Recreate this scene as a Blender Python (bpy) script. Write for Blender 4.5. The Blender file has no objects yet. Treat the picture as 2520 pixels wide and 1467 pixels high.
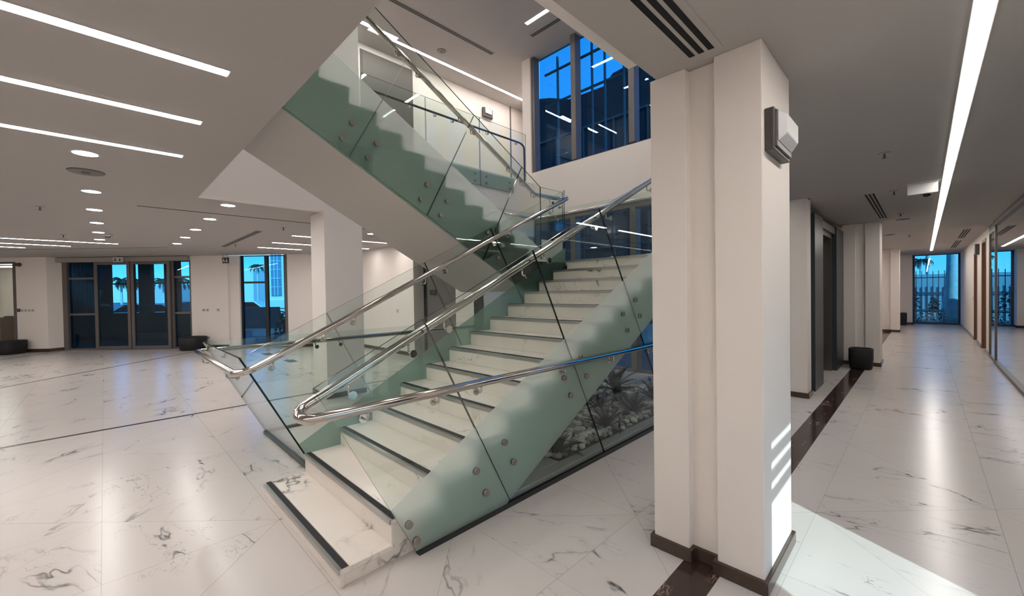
import bpy, math, random
from mathutils import Matrix, Vector
random.seed(7)
S = bpy.context.scene
COL = S.collection
PI = math.pi

# ------------------------------------------------------------------ camera
cam_d = bpy.data.cameras.new('camera'); cam = bpy.data.objects.new('camera', cam_d); COL.objects.link(cam)
cam_d.sensor_fit = 'HORIZONTAL'; cam_d.sensor_width = 36.0; cam_d.lens = 36.0 * 1008.505 / 2520.0
cam_d.clip_start = 0.02; cam_d.clip_end = 600
def _basis():
    f = 1008.505
    r = lambda x, y: Vector(((x - 1260) / f, -(y - 733.5) / f, -1.0))
    Y = r(2273, 703).normalized(); X = (-r(256, 734.5)).normalized()
    X = (X - Y * X.dot(Y)).normalized(); Z = X.cross(Y)
    return Matrix((X, Y, Z)).to_4x4()
cam.matrix_world = Matrix.Translation((0, 0, 1.6)) @ _basis()
S.camera = cam

# ------------------------------------------------------------------ world, sun, exposure
S.view_settings.view_transform = 'Standard'; S.view_settings.look = 'None'
S.view_settings.gamma = 1.0; S.view_settings.use_curve_mapping = False
S.view_settings.exposure = 0.35
world = bpy.data.worlds.new('sky'); S.world = world; world.use_nodes = True
wn = world.node_tree.nodes; wl = world.node_tree.links; wn.clear()
sky = wn.new('ShaderNodeTexSky'); sky.sky_type = 'NISHITA'; sky.sun_disc = False
sky.sun_elevation = math.radians(30); sky.sun_rotation = math.radians(117); sky.air_density = 1.0; sky.dust_density = 0.0; sky.ozone_density = 4.0
bgn = wn.new('ShaderNodeBackground'); bgn.inputs['Strength'].default_value = 0.28
wo = wn.new('ShaderNodeOutputWorld'); hs = wn.new('ShaderNodeHueSaturation'); hs.inputs['Saturation'].default_value = 1.55; wl.new(sky.outputs[0], hs.inputs['Color']); 
sm = wn.new('ShaderNodeMix'); sm.data_type = 'RGBA'; sm.inputs[0].default_value = 0.62; wl.new(hs.outputs[0], sm.inputs[6]); sm.inputs[7].default_value = (0.55, 2.0, 3.3, 1)
wl.new(sm.outputs[2], bgn.inputs[0]); wl.new(bgn.outputs[0], wo.inputs[0])
sun_d = bpy.data.lights.new('sun', 'SUN'); sun_d.energy = 4.2; sun_d.angle = math.radians(0.6); sun_d.color = (0.97, 1.0, 0.98)
sun = bpy.data.objects.new('sun', sun_d); COL.objects.link(sun); sun.location = (12, -8, 9)
sun.rotation_euler = Vector((-0.89, 0.457, -0.58)).to_track_quat('-Z', 'Y').to_euler()
STRIP = 26.0      # radiance of the linear ceiling lamps
DOWN = 110.0       # radiance of the round downlights

# ------------------------------------------------------------------ materials
def srgb(r, g, b):
    c = lambda v: (v / 255 / 12.92) if v / 255 <= 0.04045 else ((v / 255 + 0.055) / 1.055) ** 2.4
    return (c(r), c(g), c(b), 1)
def newmat(name):
    m = bpy.data.materials.new(name); m.use_nodes = True
    nt = m.node_tree; nt.nodes.clear(); out = nt.nodes.new('ShaderNodeOutputMaterial')
    return m, nt, out
def pbr(name, col, rough=0.5, metal=0.0, spec=0.5, bump=0.0, bscale=60, var=0.0, vscale=4, emit=None, es=0):
    m, nt, out = newmat(name); N = nt.nodes; L = nt.links
    b = N.new('ShaderNodeBsdfPrincipled'); L.new(b.outputs[0], out.inputs[0])
    b.inputs['Base Color'].default_value = col; b.inputs['Roughness'].default_value = rough
    b.inputs['Metallic'].default_value = metal; b.inputs['Specular IOR Level'].default_value = spec
    if emit: b.inputs['Emission Color'].default_value = emit; b.inputs['Emission Strength'].default_value = es
    if bump or var:
        tc = N.new('ShaderNodeNewGeometry'); no = N.new('ShaderNodeTexNoise'); no.inputs['Scale'].default_value = bscale; no.inputs['Detail'].default_value = 3
        L.new(tc.outputs['Position'], no.inputs['Vector'])
        if bump:
            bu = N.new('ShaderNodeBump'); bu.inputs['Strength'].default_value = bump; bu.inputs['Distance'].default_value = 0.004
            L.new(no.outputs['Fac'], bu.inputs['Height']); L.new(bu.outputs[0], b.inputs['Normal'])
        if var:
            n2 = N.new('ShaderNodeTexNoise'); n2.inputs['Scale'].default_value = vscale; n2.inputs['Detail'].default_value = 4
            L.new(tc.outputs['Position'], n2.inputs['Vector'])
            mx = N.new('ShaderNodeMix'); mx.data_type = 'RGBA'; L.new(n2.outputs['Fac'], mx.inputs[0])
            mx.inputs[6].default_value = tuple(c * (1 - var) for c in col[:3]) + (1,)
            mx.inputs[7].default_value = tuple(min(1, c * (1 + var)) for c in col[:3]) + (1,)
            L.new(mx.outputs[2], b.inputs['Base Color'])
    return m
def emis(name, col, s):
    m, nt, out = newmat(name); e = nt.nodes.new('ShaderNodeEmission')
    e.inputs[0].default_value = col; e.inputs[1].default_value = s; nt.links.new(e.outputs[0], out.inputs[0]); return m
def glass(name, tint, refl=1.0, rough=0.0, base=0.04):
    m, nt, out = newmat(name); N = nt.nodes; L = nt.links
    t = N.new('ShaderNodeBsdfTransparent'); t.inputs[0].default_value = tint + (1,)
    g = N.new('ShaderNodeBsdfGlossy'); g.inputs['Roughness'].default_value = rough; g.inputs[0].default_value = (0.95, 0.98, 1, 1)
    geo = N.new('ShaderNodeNewGeometry')
    d = N.new('ShaderNodeVectorMath'); d.operation = 'DOT_PRODUCT'; L.new(geo.outputs['Incoming'], d.inputs[0]); L.new(geo.outputs['Normal'], d.inputs[1])
    def mt(op, a, b=None):
        n = N.new('ShaderNodeMath'); n.operation = op
        for i, v in enumerate((a, b)):
            if v is None: continue
            if isinstance(v, (int, float)): n.inputs[i].default_value = v
            else: L.new(v, n.inputs[i])
        return n.outputs[0]
    c = mt('ABSOLUTE', d.outputs['Value']); k = mt('POWER', mt('SUBTRACT', 1.0, c), 5.0)
    F = mt('MINIMUM', mt('MULTIPLY', mt('ADD', mt('MULTIPLY', k, 1 - base), base), refl), 1.0)
    mx = N.new('ShaderNodeMixShader'); L.new(F, mx.inputs[0]); L.new(t.outputs[0], mx.inputs[1]); L.new(g.outputs[0], mx.inputs[2])
    L.new(mx.outputs[0], out.inputs[0]); return m
def frosted(name, col, trans):
    m, nt, out = newmat(name); N = nt.nodes; L = nt.links
    t = N.new('ShaderNodeBsdfTransparent'); t.inputs[0].default_value = (0.86, 0.97, 0.92, 1)
    b = N.new('ShaderNodeBsdfPrincipled'); b.inputs['Base Color'].default_value = col; b.inputs['Roughness'].default_value = 0.35
    b.inputs['Transmission Weight'].default_value = 0.0
    tl = N.new('ShaderNodeBsdfTranslucent'); tl.inputs[0].default_value = col
    a = N.new('ShaderNodeMixShader'); a.inputs[0].default_value = 0.78; L.new(b.outputs[0], a.inputs[1]); L.new(tl.outputs[0], a.inputs[2])
    x = N.new('ShaderNodeMixShader'); x.inputs[0].default_value = trans; L.new(a.outputs[0], x.inputs[1]); L.new(t.outputs[0], x.inputs[2])
    L.new(x.outputs[0], out.inputs[0]); return m

def marble(name, base, vein, tiles=False, scale=1.0, rough=0.16, amount=1.0, stretch=(1, 1, 1), seed=0.0):
    m, nt, out = newmat(name); N = nt.nodes; L = nt.links
    def mt(op, a, b=None, c=None, clamp=False):
        n = N.new('ShaderNodeMath'); n.operation = op; n.use_clamp = clamp
        for i, v in enumerate((a, b, c)):
            if v is None: continue
            if isinstance(v, (int, float)): n.inputs[i].default_value = v
            else: L.new(v, n.inputs[i])
        return n.outputs[0]
    def vm(op, a, b=None):
        n = N.new('ShaderNodeVectorMath'); n.operation = op
        for i, v in enumerate((a, b)):
            if v is None: continue
            if isinstance(v, tuple): n.inputs[i].default_value = v
            else: L.new(v, n.inputs[i])
        return n.outputs[0]
    geo = N.new('ShaderNodeNewGeometry'); P = geo.outputs['Position']
    sp = N.new('ShaderNodeSeparateXYZ'); L.new(P, sp.inputs[0]); X, Y, Z = sp.outputs[0], sp.outputs[1], sp.outputs[2]
    b = N.new('ShaderNodeBsdfPrincipled'); L.new(b.outputs[0], out.inputs[0]); b.inputs['Roughness'].default_value = rough
    b.inputs['Specular IOR Level'].default_value = 0.3 if tiles else 0.5
    vec = P; joint = None
    if tiles:
        def cell(v, off, per):
            q = mt('DIVIDE', mt('SUBTRACT', v, off), per); fl = mt('FLOOR', q); fr = mt('SUBTRACT', q, fl)
            dist = mt('MULTIPLY', mt('MINIMUM', fr, mt('SUBTRACT', 1.0, fr)), per)
            return fl, dist
        xpy = mt('ADD', X, Y); xmy = mt('SUBTRACT', X, Y)
        ix, dx = cell(X, -1.44, 1.8); iy, dy = cell(Y, 0.855, 1.8)
        ia, da = cell(xpy, 1.2, 1.8 * 2); ib, db = cell(xmy, -4.1, 1.8 * 2)
        ix2, dx2 = cell(X, -0.54, 1.8); iy2, dy2 = cell(Y, -0.045, 1.8); ia2, da2 = cell(xpy, -0.6, 3.6); ib2, db2 = cell(xmy, -2.3, 3.6)
        d = mt('MINIMUM', mt('MINIMUM', dx, dy), mt('MULTIPLY', mt('MINIMUM', da, db), 0.707))
        d2 = mt('MINIMUM', mt('MINIMUM', dx2, dy2), mt('MULTIPLY', mt('MINIMUM', da2, db2), 0.707))
        j1 = mt('LESS_THAN', d, 0.0022); j2 = mt('MULTIPLY', mt('LESS_THAN', d2, 0.002), 0.75)
        joint = mt('MAXIMUM', j1, j2)
        cmb = N.new('ShaderNodeCombineXYZ')
        L.new(mt('ADD', mt('MULTIPLY', ix, 3.1), mt('MULTIPLY', iy2, 7.7)), cmb.inputs[0]); L.new(mt('ADD', mt('MULTIPLY', iy, 2.3), mt('MULTIPLY', ia2, 1.9)), cmb.inputs[1]); L.new(mt('ADD', ia, mt('ADD', mt('MULTIPLY', ix2, 5.3), mt('MULTIPLY', ib, 4.1))), cmb.inputs[2])
        wnz = N.new('ShaderNodeTexWhiteNoise'); wnz.noise_dimensions = '3D'; L.new(cmb.outputs[0], wnz.inputs[0])
        off = N.new('ShaderNodeVectorMath'); off.operation = 'SCALE'; L.new(wnz.outputs['Color'], off.inputs[0]); off.inputs['Scale'].default_value = 37.0
        rot = N.new('ShaderNodeVectorRotate'); rot.rotation_type = 'Z_AXIS'; L.new(P, rot.inputs['Vector'])
        # the corridor slabs run their veins one way, the lobby slabs are turned tile by tile
        inl = mt('LESS_THAN', X, -0.8)
        L.new(mt('ADD', mt('MULTIPLY', mt('SUBTRACT', wnz.outputs['Value'], 0.35), mt('MULTIPLY', inl, 1.3)), mt('MULTIPLY', mt('SUBTRACT', 1.0, inl), -0.15)), rot.inputs['Angle'])
        vec = vm('ADD', rot.outputs[0], off.outputs[0])
    mp = N.new('ShaderNodeMapping'); L.new(vec, mp.inputs['Vector']); mp.inputs['Scale'].default_value = (scale * stretch[0], scale * stretch[1], scale * stretch[2])
    mp.inputs['Location'].default_value = (seed, seed * 1.7, seed * 0.6)
    V = mp.outputs[0]
    def noise(v, s, det, rgh=0.6):
        n = N.new('ShaderNodeTexNoise'); n.inputs['Scale'].default_value = s; n.inputs['Detail'].default_value = det; n.inputs['Roughness'].default_value = rgh
        L.new(v, n.inputs['Vector']); return n
    wrp = noise(V, 1.6, 4); w2 = vm('SUBTRACT', wrp.outputs['Color'], (0.5, 0.5, 0.5))
    sc = N.new('ShaderNodeVectorMath'); sc.operation = 'SCALE'; L.new(w2, sc.inputs[0]); sc.inputs['Scale'].default_value = 0.35
    V2 = vm('ADD', V, sc.outputs[0])
    n1 = noise(V2, 0.9, 5, 0.55); r1 = mt('ABSOLUTE', mt('SUBTRACT', n1.outputs['Fac'], 0.5))
    v1 = mt('SUBTRACT', 1.0, mt('DIVIDE', r1, 0.009), clamp=True)
    n2 = noise(V2, 2.6, 5, 0.6); r2 = mt('ABSOLUTE', mt('SUBTRACT', n2.outputs['Fac'], 0.52))
    v2 = mt('MULTIPLY', mt('SUBTRACT', 1.0, mt('DIVIDE', r2, 0.006), clamp=True), 0.6)
    soft = mt('MULTIPLY', mt('SUBTRACT', 1.0, mt('DIVIDE', r1, 0.03), clamp=True), 0.12)
    mk = noise(V, 1.1, 3); mask = mt('MULTIPLY', mt('SUBTRACT', mk.outputs['Fac'], 0.5), 9.0, clamp=True)
    mk2 = noise(V, 5.0, 2); gap = mt('MULTIPLY', mt('SUBTRACT', mk2.outputs['Fac'], 0.34), 5.0, clamp=True)
    vv = mt('MULTIPLY', mt('MULTIPLY', mt('MAXIMUM', mt('MAXIMUM', v1, v2), soft), mask), mt('MULTIPLY', gap, amount), clamp=True)
    cl = noise(V, 0.8, 3)
    c0 = N.new('ShaderNodeMix'); c0.data_type = 'RGBA'; L.new(cl.outputs['Fac'], c0.inputs[0])
    c0.inputs[6].default_value = tuple(c * 0.93 for c in base[:3]) + (1,); c0.inputs[7].default_value = tuple(min(1, c * 1.05) for c in base[:3]) + (1,)
    c1 = N.new('ShaderNodeMix'); c1.data_type = 'RGBA'; L.new(vv, c1.inputs[0]); L.new(c0.outputs[2], c1.inputs[6]); c1.inputs[7].default_value = vein
    last = c1.outputs[2]
    if joint is not None:
        c2 = N.new('ShaderNodeMix'); c2.data_type = 'RGBA'; L.new(mt('MULTIPLY', joint, 0.4), c2.inputs[0]); L.new(last, c2.inputs[6]); c2.inputs[7].default_value = srgb(110, 105, 98); last = c2.outputs[2]
    L.new(last, b.inputs['Base Color'])
    rr = noise(P, 3.0, 3); L.new(mt('ADD', mt('MULTIPLY', rr.outputs['Fac'], 0.04), rough - 0.02), b.inputs['Roughness'])
    return m

M = {}
M['wall'] = pbr('white_paint', srgb(238, 230, 224), 0.75, spec=0.2, bump=0.12, bscale=240)
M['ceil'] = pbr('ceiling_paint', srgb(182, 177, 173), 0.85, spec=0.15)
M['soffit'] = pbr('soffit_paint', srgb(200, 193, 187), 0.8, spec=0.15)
M['floor'] = marble('white_marble_floor', srgb(204, 197, 193), srgb(46, 46, 41), tiles=True, rough=0.225, amount=1.1, stretch=(.55, 1.5, 1))
M['step'] = marble('white_marble_step', srgb(234, 226, 218), srgb(104, 96, 89), scale=0.75, rough=0.22, seed=4.3, amount=1.1, stretch=(1, 1.3, 1))
M['brown'] = marble('brown_marble', srgb(54, 38, 32), srgb(134, 112, 98), scale=4.5, rough=0.14, amount=4.0, stretch=(1.4, .5, 1))
M['base'] = marble('brown_skirting', srgb(72, 56, 48), srgb(108, 92, 82), scale=6.0, rough=0.2, amount=0.6)
M['inlay'] = pbr('dark_inlay', srgb(50, 48, 46), 0.22)
M['stringer'] = pbr('stringer_paint', srgb(140, 174, 158), 0.6, var=0.05, vscale=6)
M['film'] = frosted('frosted_film', srgb(238, 240, 239), 0.26)
M['film_green'] = frosted('frosted_film_green', srgb(140, 168, 156), 0.3)  # same film; the dark understair behind it is put into its colour
M['clear'] = glass('clear_glass', (0.935, 0.972, 0.955), refl=0.9)
M['edge'] = pbr('glass_edge', srgb(22, 40, 36), 0.1)
M['blue'] = glass('blue_tinted_glass', (0.32, 0.70, 0.92), refl=1.0, base=0.03)
M['daylight'] = glass('pale_window_glass', (0.86, 0.97, 0.99), refl=0.8)
M['partition'] = glass('partition_glass', (0.86, 0.90, 0.90), refl=1.5, base=0.05)
M['steel'] = pbr('polished_steel', srgb(205, 198, 192), 0.11, metal=1.0)
M['satin'] = pbr('satin_steel', srgb(168, 160, 154), 0.32, metal=1.0)
M['alu'] = pbr('aluminium_nosing', srgb(186, 184, 182), 0.3, metal=0.9)
M['rubber'] = pbr('black_grip', srgb(28, 28, 28), 0.6, bump=0.4, bscale=400)
M['frame'] = pbr('grey_window_frame', srgb(104, 99, 96), 0.45, metal=0.2)
M['header'] = pbr('door_header', srgb(160, 154, 147), 0.5)
M['darkframe'] = pbr('dark_window_frame', srgb(40, 42, 44), 0.4)
M['liftclad'] = pbr('lift_cladding', srgb(58, 64, 68), 0.35, metal=0.15)
M['liftlight'] = pbr('lift_frame_steel', srgb(120, 116, 112), 0.3, metal=0.8)
M['black'] = pbr('black_matt', srgb(16, 16, 17), 0.6)
M['blackgloss'] = pbr('black_glass', srgb(10, 11, 13), 0.06)
M['slot'] = pbr('dark_slot', srgb(14, 14, 14), 0.8)
M['grey'] = pbr('grey_plastic', srgb(112, 108, 104), 0.45)
M['dgrey'] = pbr('dark_grey_plastic', srgb(72, 70, 68), 0.45)
M['white'] = pbr('white_plastic', srgb(205, 204, 203), 0.4)
M['opal'] = pbr('opal_lens', srgb(214, 214, 216), 0.3)
M['pot'] = pbr('black_planter', srgb(26, 26, 28), 0.65, bump=1.0, bscale=90)
M['kerb'] = pbr('grey_kerb_stone', srgb(150, 152, 148), 0.35, var=0.06)
M['pebA'] = pbr('white_pebble', srgb(205, 200, 192), 0.5, var=0.12, vscale=20)
M['pebB'] = pbr('grey_pebble', srgb(150, 142, 134), 0.55, var=0.15, vscale=20)
M['soil'] = pbr('gravel_bed', srgb(96, 90, 84), 0.9, bump=1.0, bscale=60, var=0.4, vscale=40)
M['leaf'] = pbr('dark_green_leaf', srgb(24, 34, 28), 0.45, var=0.2, vscale=15)
M['wood'] = pbr('oak_veneer', srgb(116, 80, 54), 0.45, var=0.15, vscale=9)
M['desk'] = pbr('brown_desk', srgb(122, 84, 56), 0.4, var=0.12)
M['officewall'] = pbr('office_stone_wall', srgb(200, 192, 184), 0.5, var=0.1, vscale=2)
M['strip'] = emis('led_strip', (1.0, 0.94, 0.885, 1), STRIP)
M['strip_upper'] = emis('led_strip_upper', (1.0, 0.95, 0.91, 1), STRIP * 1.35)
M['down'] = emis('downlight_lens', (1.0, 0.97, 0.94, 1), DOWN)
M['brownbox'] = pbr('brown_beacon', srgb(94, 58, 38), 0.4)
M['green'] = pbr('exit_green', srgb(30, 66, 52), 0.4)
M['signdark'] = pbr('dark_sign_face', srgb(44, 46, 46), 0.35)
M['darkwall'] = pbr('dark_cladding', srgb(92, 86, 81), 0.6, metal=0.0, var=0.08)
M['vest'] = pbr('vestibule_wall', srgb(20, 22, 25), 0.6)
M['asphalt'] = pbr('asphalt', srgb(84, 84, 84), 0.9, var=0.1)
M['paving'] = pbr('pale_paving', srgb(128, 128, 124), 0.8, var=0.1, vscale=2)
M['facade'] = pbr('white_render', srgb(238, 236, 232), 0.7)
M['facadeglass'] = pbr('dark_facade_glass', srgb(30, 36, 44), 0.12, spec=0.4)
M['trunk'] = pbr('palm_trunk', srgb(228, 220, 208), 0.85, bump=1.0, bscale=14, var=0.25, vscale=6)
M['fence'] = pbr('fence_metal', srgb(60, 66, 70), 0.5)
M['fencewall'] = pbr('pale_screen', srgb(200, 206, 206), 0.8)
M['car'] = pbr('car_paint_silver', srgb(150, 154, 160), 0.25, metal=0.5)
M['cardark'] = pbr('car_paint_dark', srgb(40, 42, 48), 0.25, metal=0.4)
M['palewin'] = pbr('pale_reflective_pane', srgb(112, 146, 168), 0.1)  # reflected sky put into the pane's base colour
M['farfacade'] = pbr('far_dark_facade', srgb(22, 30, 40), 0.85, spec=0.05)
M['bush'] = pbr('bush_leaf', srgb(30, 44, 30), 0.7, var=0.3, vscale=10)

# ------------------------------------------------------------------ mesh helpers
WM = {}
class MB:
    def __init__(s, T=None): s.v = []; s.f = []; s.m = []; s.sm = []; s.T = T
    def add(s, vs, fs, m=0, smooth=False):
        o = len(s.v)
        for v in vs:
            v = Vector(v); s.v.append(s.T @ v if s.T else v)
        for f in fs: s.f.append([o + i for i in f]); s.m.append(m); s.sm.append(smooth)
        return s
    def box(s, x0, x1, y0, y1, z0, z1, m=0):
        if x0 > x1: x0, x1 = x1, x0
        if y0 > y1: y0, y1 = y1, y0
        if z0 > z1: z0, z1 = z1, z0
        vs = [(x, y, z) for z in (z0, z1) for y in (y0, y1) for x in (x0, x1)]
        return s.add(vs, [(0, 2, 3, 1), (4, 5, 7, 6), (0, 1, 5, 4), (2, 6, 7, 3), (0, 4, 6, 2), (1, 3, 7, 5)], m)
    def prism(s, poly, d0, d1, axis='x', m=0, mside=None):
        """poly in the plane across axis (x: (y,z); y: (x,z); z: (x,y)), extruded from d0 to d1"""
        mk = {'x': lambda a, b, d: (d, a, b), 'y': lambda a, b, d: (a, d, b), 'z': lambda a, b, d: (a, b, d)}[axis]
        n = len(poly); vs = [mk(a, b, d0) for a, b in poly] + [mk(a, b, d1) for a, b in poly]
        o = len(s.v); s.add(vs, [], m)
        ms = m if mside is None else mside
        ar = sum(poly[i][0] * poly[(i + 1) % n][1] - poly[(i + 1) % n][0] * poly[i][1] for i in range(n))
        fl = (ar > 0) == (axis != 'y')
        if d1 < d0: fl = not fl
        a = list(range(n)); b = [n + i for i in a]
        caps = [a[::-1], b] if fl else [a, b[::-1]]
        for c in caps: s.f.append([o + i for i in c]); s.m.append(m); s.sm.append(False)
        for i in range(n):
            j = (i + 1) % n; q = [i, j, n + j, n + i] if fl else [j, i, n + i, n + j]
            s.f.append([o + k for k in q]); s.m.append(ms); s.sm.append(False)
        return s
    def cyl(s, p0, p1, r0, r1=None, n=20, m=0, cap=True, smooth=True):
        p0 = Vector(p0); p1 = Vector(p1); r1 = r0 if r1 is None else r1
        d = (p1 - p0).normalized(); a = d.orthogonal().normalized(); b = d.cross(a)
        vs = []
        for p, r in ((p0, r0), (p1, r1)):
            for i in range(n):
                t = 2 * PI * i / n; vs.append(p + a * (r * math.cos(t)) + b * (r * math.sin(t)))
        s.add(vs, [(i, (i + 1) % n, n + (i + 1) % n, n + i) for i in range(n)], m, smooth)
        if cap:
            o = len(s.v) - 2 * n
            s.f.append([o + i for i in range(n)][::-1]); s.m.append(m); s.sm.append(False)
            s.f.append([o + n + i for i in range(n)]); s.m.append(m); s.sm.append(False)
        return s
    def tube(s, pts, r, n=14, m=0, closed=False):
        pts = [Vector(p) for p in pts]; N_ = len(pts); rs = r if isinstance(r, (list, tuple)) else [r] * N_
        tang = []
        for i in range(N_):
            if i == 0: t = pts[1] - pts[0]
            elif i == N_ - 1: t = pts[-1] - pts[-2]
            else: t = (pts[i] - pts[i - 1]).normalized() + (pts[i + 1] - pts[i]).normalized()
            tang.append(t.normalized())
        a = tang[0].orthogonal().normalized(); vs = []
        for i in range(N_):
            if i: a = (a - tang[i] * a.dot(tang[i])).normalized()
            b = tang[i].cross(a)
            for k in range(n):
                t = 2 * PI * k / n; vs.append(pts[i] + (a * math.cos(t) + b * math.sin(t)) * rs[i])
        fs = [(i * n + k, i * n + (k + 1) % n, (i + 1) * n + (k + 1) % n, (i + 1) * n + k) for i in range(N_ - 1) for k in range(n)]
        s.add(vs, fs, m, True); o = len(s.v) - N_ * n
        s.f.append([o + k for k in range(n)][::-1]); s.m.append(m); s.sm.append(False)
        s.f.append([o + (N_ - 1) * n + k for k in range(n)]); s.m.append(m); s.sm.append(False)
        return s
    def build(s, name, mats, parent=None, origin=None):
        mats = mats if isinstance(mats, (list, tuple)) else [mats]
        me = bpy.data.meshes.new(name); o = bpy.data.objects.new(name, me); COL.objects.link(o)
        if parent is not None: W = WM[parent.name]; o.parent = parent
        else:
            if origin is None:
                xs = [v.x for v in s.v]; ys = [v.y for v in s.v]; zs = [v.z for v in s.v]
                origin = ((min(xs) + max(xs)) / 2, (min(ys) + max(ys)) / 2, min(zs))
            W = Matrix.Translation(origin); o.location = origin
        WM[o.name] = W; inv = W.inverted()
        me.from_pydata([inv @ v for v in s.v], [], s.f)
        for mt_ in mats: me.materials.append(M[mt_])
        me.polygons.foreach_set('material_index', s.m); me.polygons.foreach_set('use_smooth', s.sm); me.update()
        return o
def fillet(pts, r, seg=6):
    pts = [Vector(p) for p in pts]; out = [pts[0]]
    for i in range(1, len(pts) - 1):
        a, b, c = pts[i - 1], pts[i], pts[i + 1]; d0 = (a - b); d1 = (c - b)
        rr = min(r, d0.length * .49, d1.length * .49); p = b + d0.normalized() * rr; q = b + d1.normalized() * rr
        for k in range(seg + 1):
            t = k / seg; out.append(p * (1 - t) ** 2 + b * 2 * t * (1 - t) + q * t * t)
    out.append(pts[-1]); return out
def tag(o, label, cat, group=None, kind=None):
    o['label'] = label; o['category'] = cat
    if group: o['group'] = group
    if kind: o['kind'] = kind
    return o
def struct(o): o['kind'] = 'structure'; return o
def thing(name, loc, label, cat, group=None, T=None):
    o = bpy.data.objects.new(name, None); COL.objects.link(o); o.empty_display_size = 0.1
    W = T if T is not None else Matrix.Translation(loc)
    o.matrix_world = W; WM[o.name] = W.copy(); tag(o, label, cat, group); return o
def sthing(name, loc):
    o = bpy.data.objects.new(name, None); COL.objects.link(o); W = Matrix.Translation(loc); o.matrix_world = W; WM[o.name] = W
    o['kind'] = 'structure'; return o
def bevel(o, w=0.004, seg=2):
    b = o.modifiers.new('bevel', 'BEVEL'); b.width = w; b.segments = seg; b.limit_method = 'ANGLE'; return o
def copy_thing(src, loc=None, rotz=None, scale=None):
    c = src.copy(); COL.objects.link(c)
    for ch in list(src.children):
        d = ch.copy(); COL.objects.link(d); d.parent = c
        for g in ch.children:
            e = g.copy(); COL.objects.link(e); e.parent = d
    if loc is not None: c.location = loc
    if rotz is not None: c.rotation_euler.z = rotz
    if scale is not None: c.scale = (scale,) * 3
    return c

ZC = 2.88          # lobby ceiling
ZD = 4.13          # upper deck
ZR = 7.10          # upper ceiling
q2 = 2 ** -0.5
# entrance front stands at 45 degrees: local axes s (to the right), d (outwards), z
F = Matrix(((q2, -q2, 0, 0), (q2, q2, 0, 0), (0, 0, 1, 0), (0, 0, 0, 1)))
FD = 12.75
def fw(s, d, z=0): return F @ Vector((s, d, z))

# ================================================================== STRUCTURE
struct(MB().prism([(1.24, -7), (1.24, 2.86), (7, 2.86), (7, 24.4), (-1.6, 24.4), (-1.6, 7.4), (-9.4, 7.4), (-9.4, 5.7), (-12.33, 5.7), (-25.03, -7)], -0.12, 0.0, 'z').build('floor', 'floor'))
cl = MB()
cl.prism([(1.24, -7), (1.24, .885), (-17.145, .885), (-25.03, -7)], ZC, ZC + .1, 'z')
cl.box(-1.43, -1.15, 3.3, 7.2, ZC, ZC + .1); cl.box(-1.15, 1.24, .885, 2.86, ZC, ZC + .1); cl.box(-1.15, 7, 2.86, 7.3, ZC, ZC + .1)
cl.prism([(-6.6, .885), (-6.6, 5.57), (-12.46, 5.57), (-17.145, .885)], ZC, ZC + .1, 'z')
cl.box(-9.4, -6.6, 5.57, 7.3, ZC, ZC + .1)
cl.box(-1.6, 7, 7.3, 24.4, ZC, ZC + .1)
struct(cl.build('ceiling', 'ceil'))
# upper deck and roof
dk = MB(); dk.box(-8.7, 1.24, -7, .5, ZD - .15, ZD); dk.box(-1.15, 1.24, .5, 7.3, ZD - .15, ZD); dk.box(-8.7, -6.45, .5, 6.5, ZD - .15, ZD); dk.box(-8.7, -6.6, 6.5, 7.2, ZD - .15, ZD); dk.prism([(-8.7, 7.2), (-6.78, 7.2), (-6.78, 7.5), (-8.7, 9.4)], ZD - .15, ZD, 'z')
struct(dk.build('floor_upper', 'floor'))
rf = MB(); rf.box(-8.9, 1.4, -7.2, 7.5, ZR, ZR + .12); rf.prism([(-8.9, 7.5), (-6.7, 7.5), (-8.9, 9.7)], ZR, ZR + .12, 'z')
struct(rf.build('ceiling_upper', 'ceil'))
w = MB(); w.box(-1.3, -1.15, .885, 2.35, ZC + .1, ZD - .15); w.box(-1.3, -1.15, 3.1, 7.2, ZC + .1, ZD - .15); struct(w.build('wall_void_right', 'wall'))
struct(MB().box(-6.6, -6.45, .885, 2.40, ZC, 3.80).box(-6.6, -6.45, 3.0, 6.5, ZC, 3.80).box(-6.6, -6.45, 6.5, 7.2, ZC, ZD - .002).build('wall_void_left', 'wall'))
struct(MB().box(-6.45, -5.2, .75, .885, ZC + .1, ZD - .15).box(-3.6, -1.15, .75, .885, ZC + .1, ZD - .15).build('wall_void_near', 'wall'))
# upper shell
struct(MB().box(-8.86, -8.68, -7, 9.5, ZD, ZR).build('wall_upper_left', 'wall'))
struct(MB().box(-8.7, 1.24, -7.2, -7.0, -0.1, ZR).build('wall_near', 'wall'))
struct(MB().box(1.24, 1.4, -7, 7.3, ZC, ZR).build('wall_upper_right', 'wall'))
struct(MB().prism([(-6.78, 7.45), (-6.78, 7.55), (-8.86, 9.55), (-8.86, 9.45)], ZD - .3, ZR, 'z').build('wall_upper_far', 'wall'))
struct(MB().box(-25.1, -8.7, -7.2, -7.0, -.1, 3.0).build('wall_near_left', 'wall'))
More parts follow.
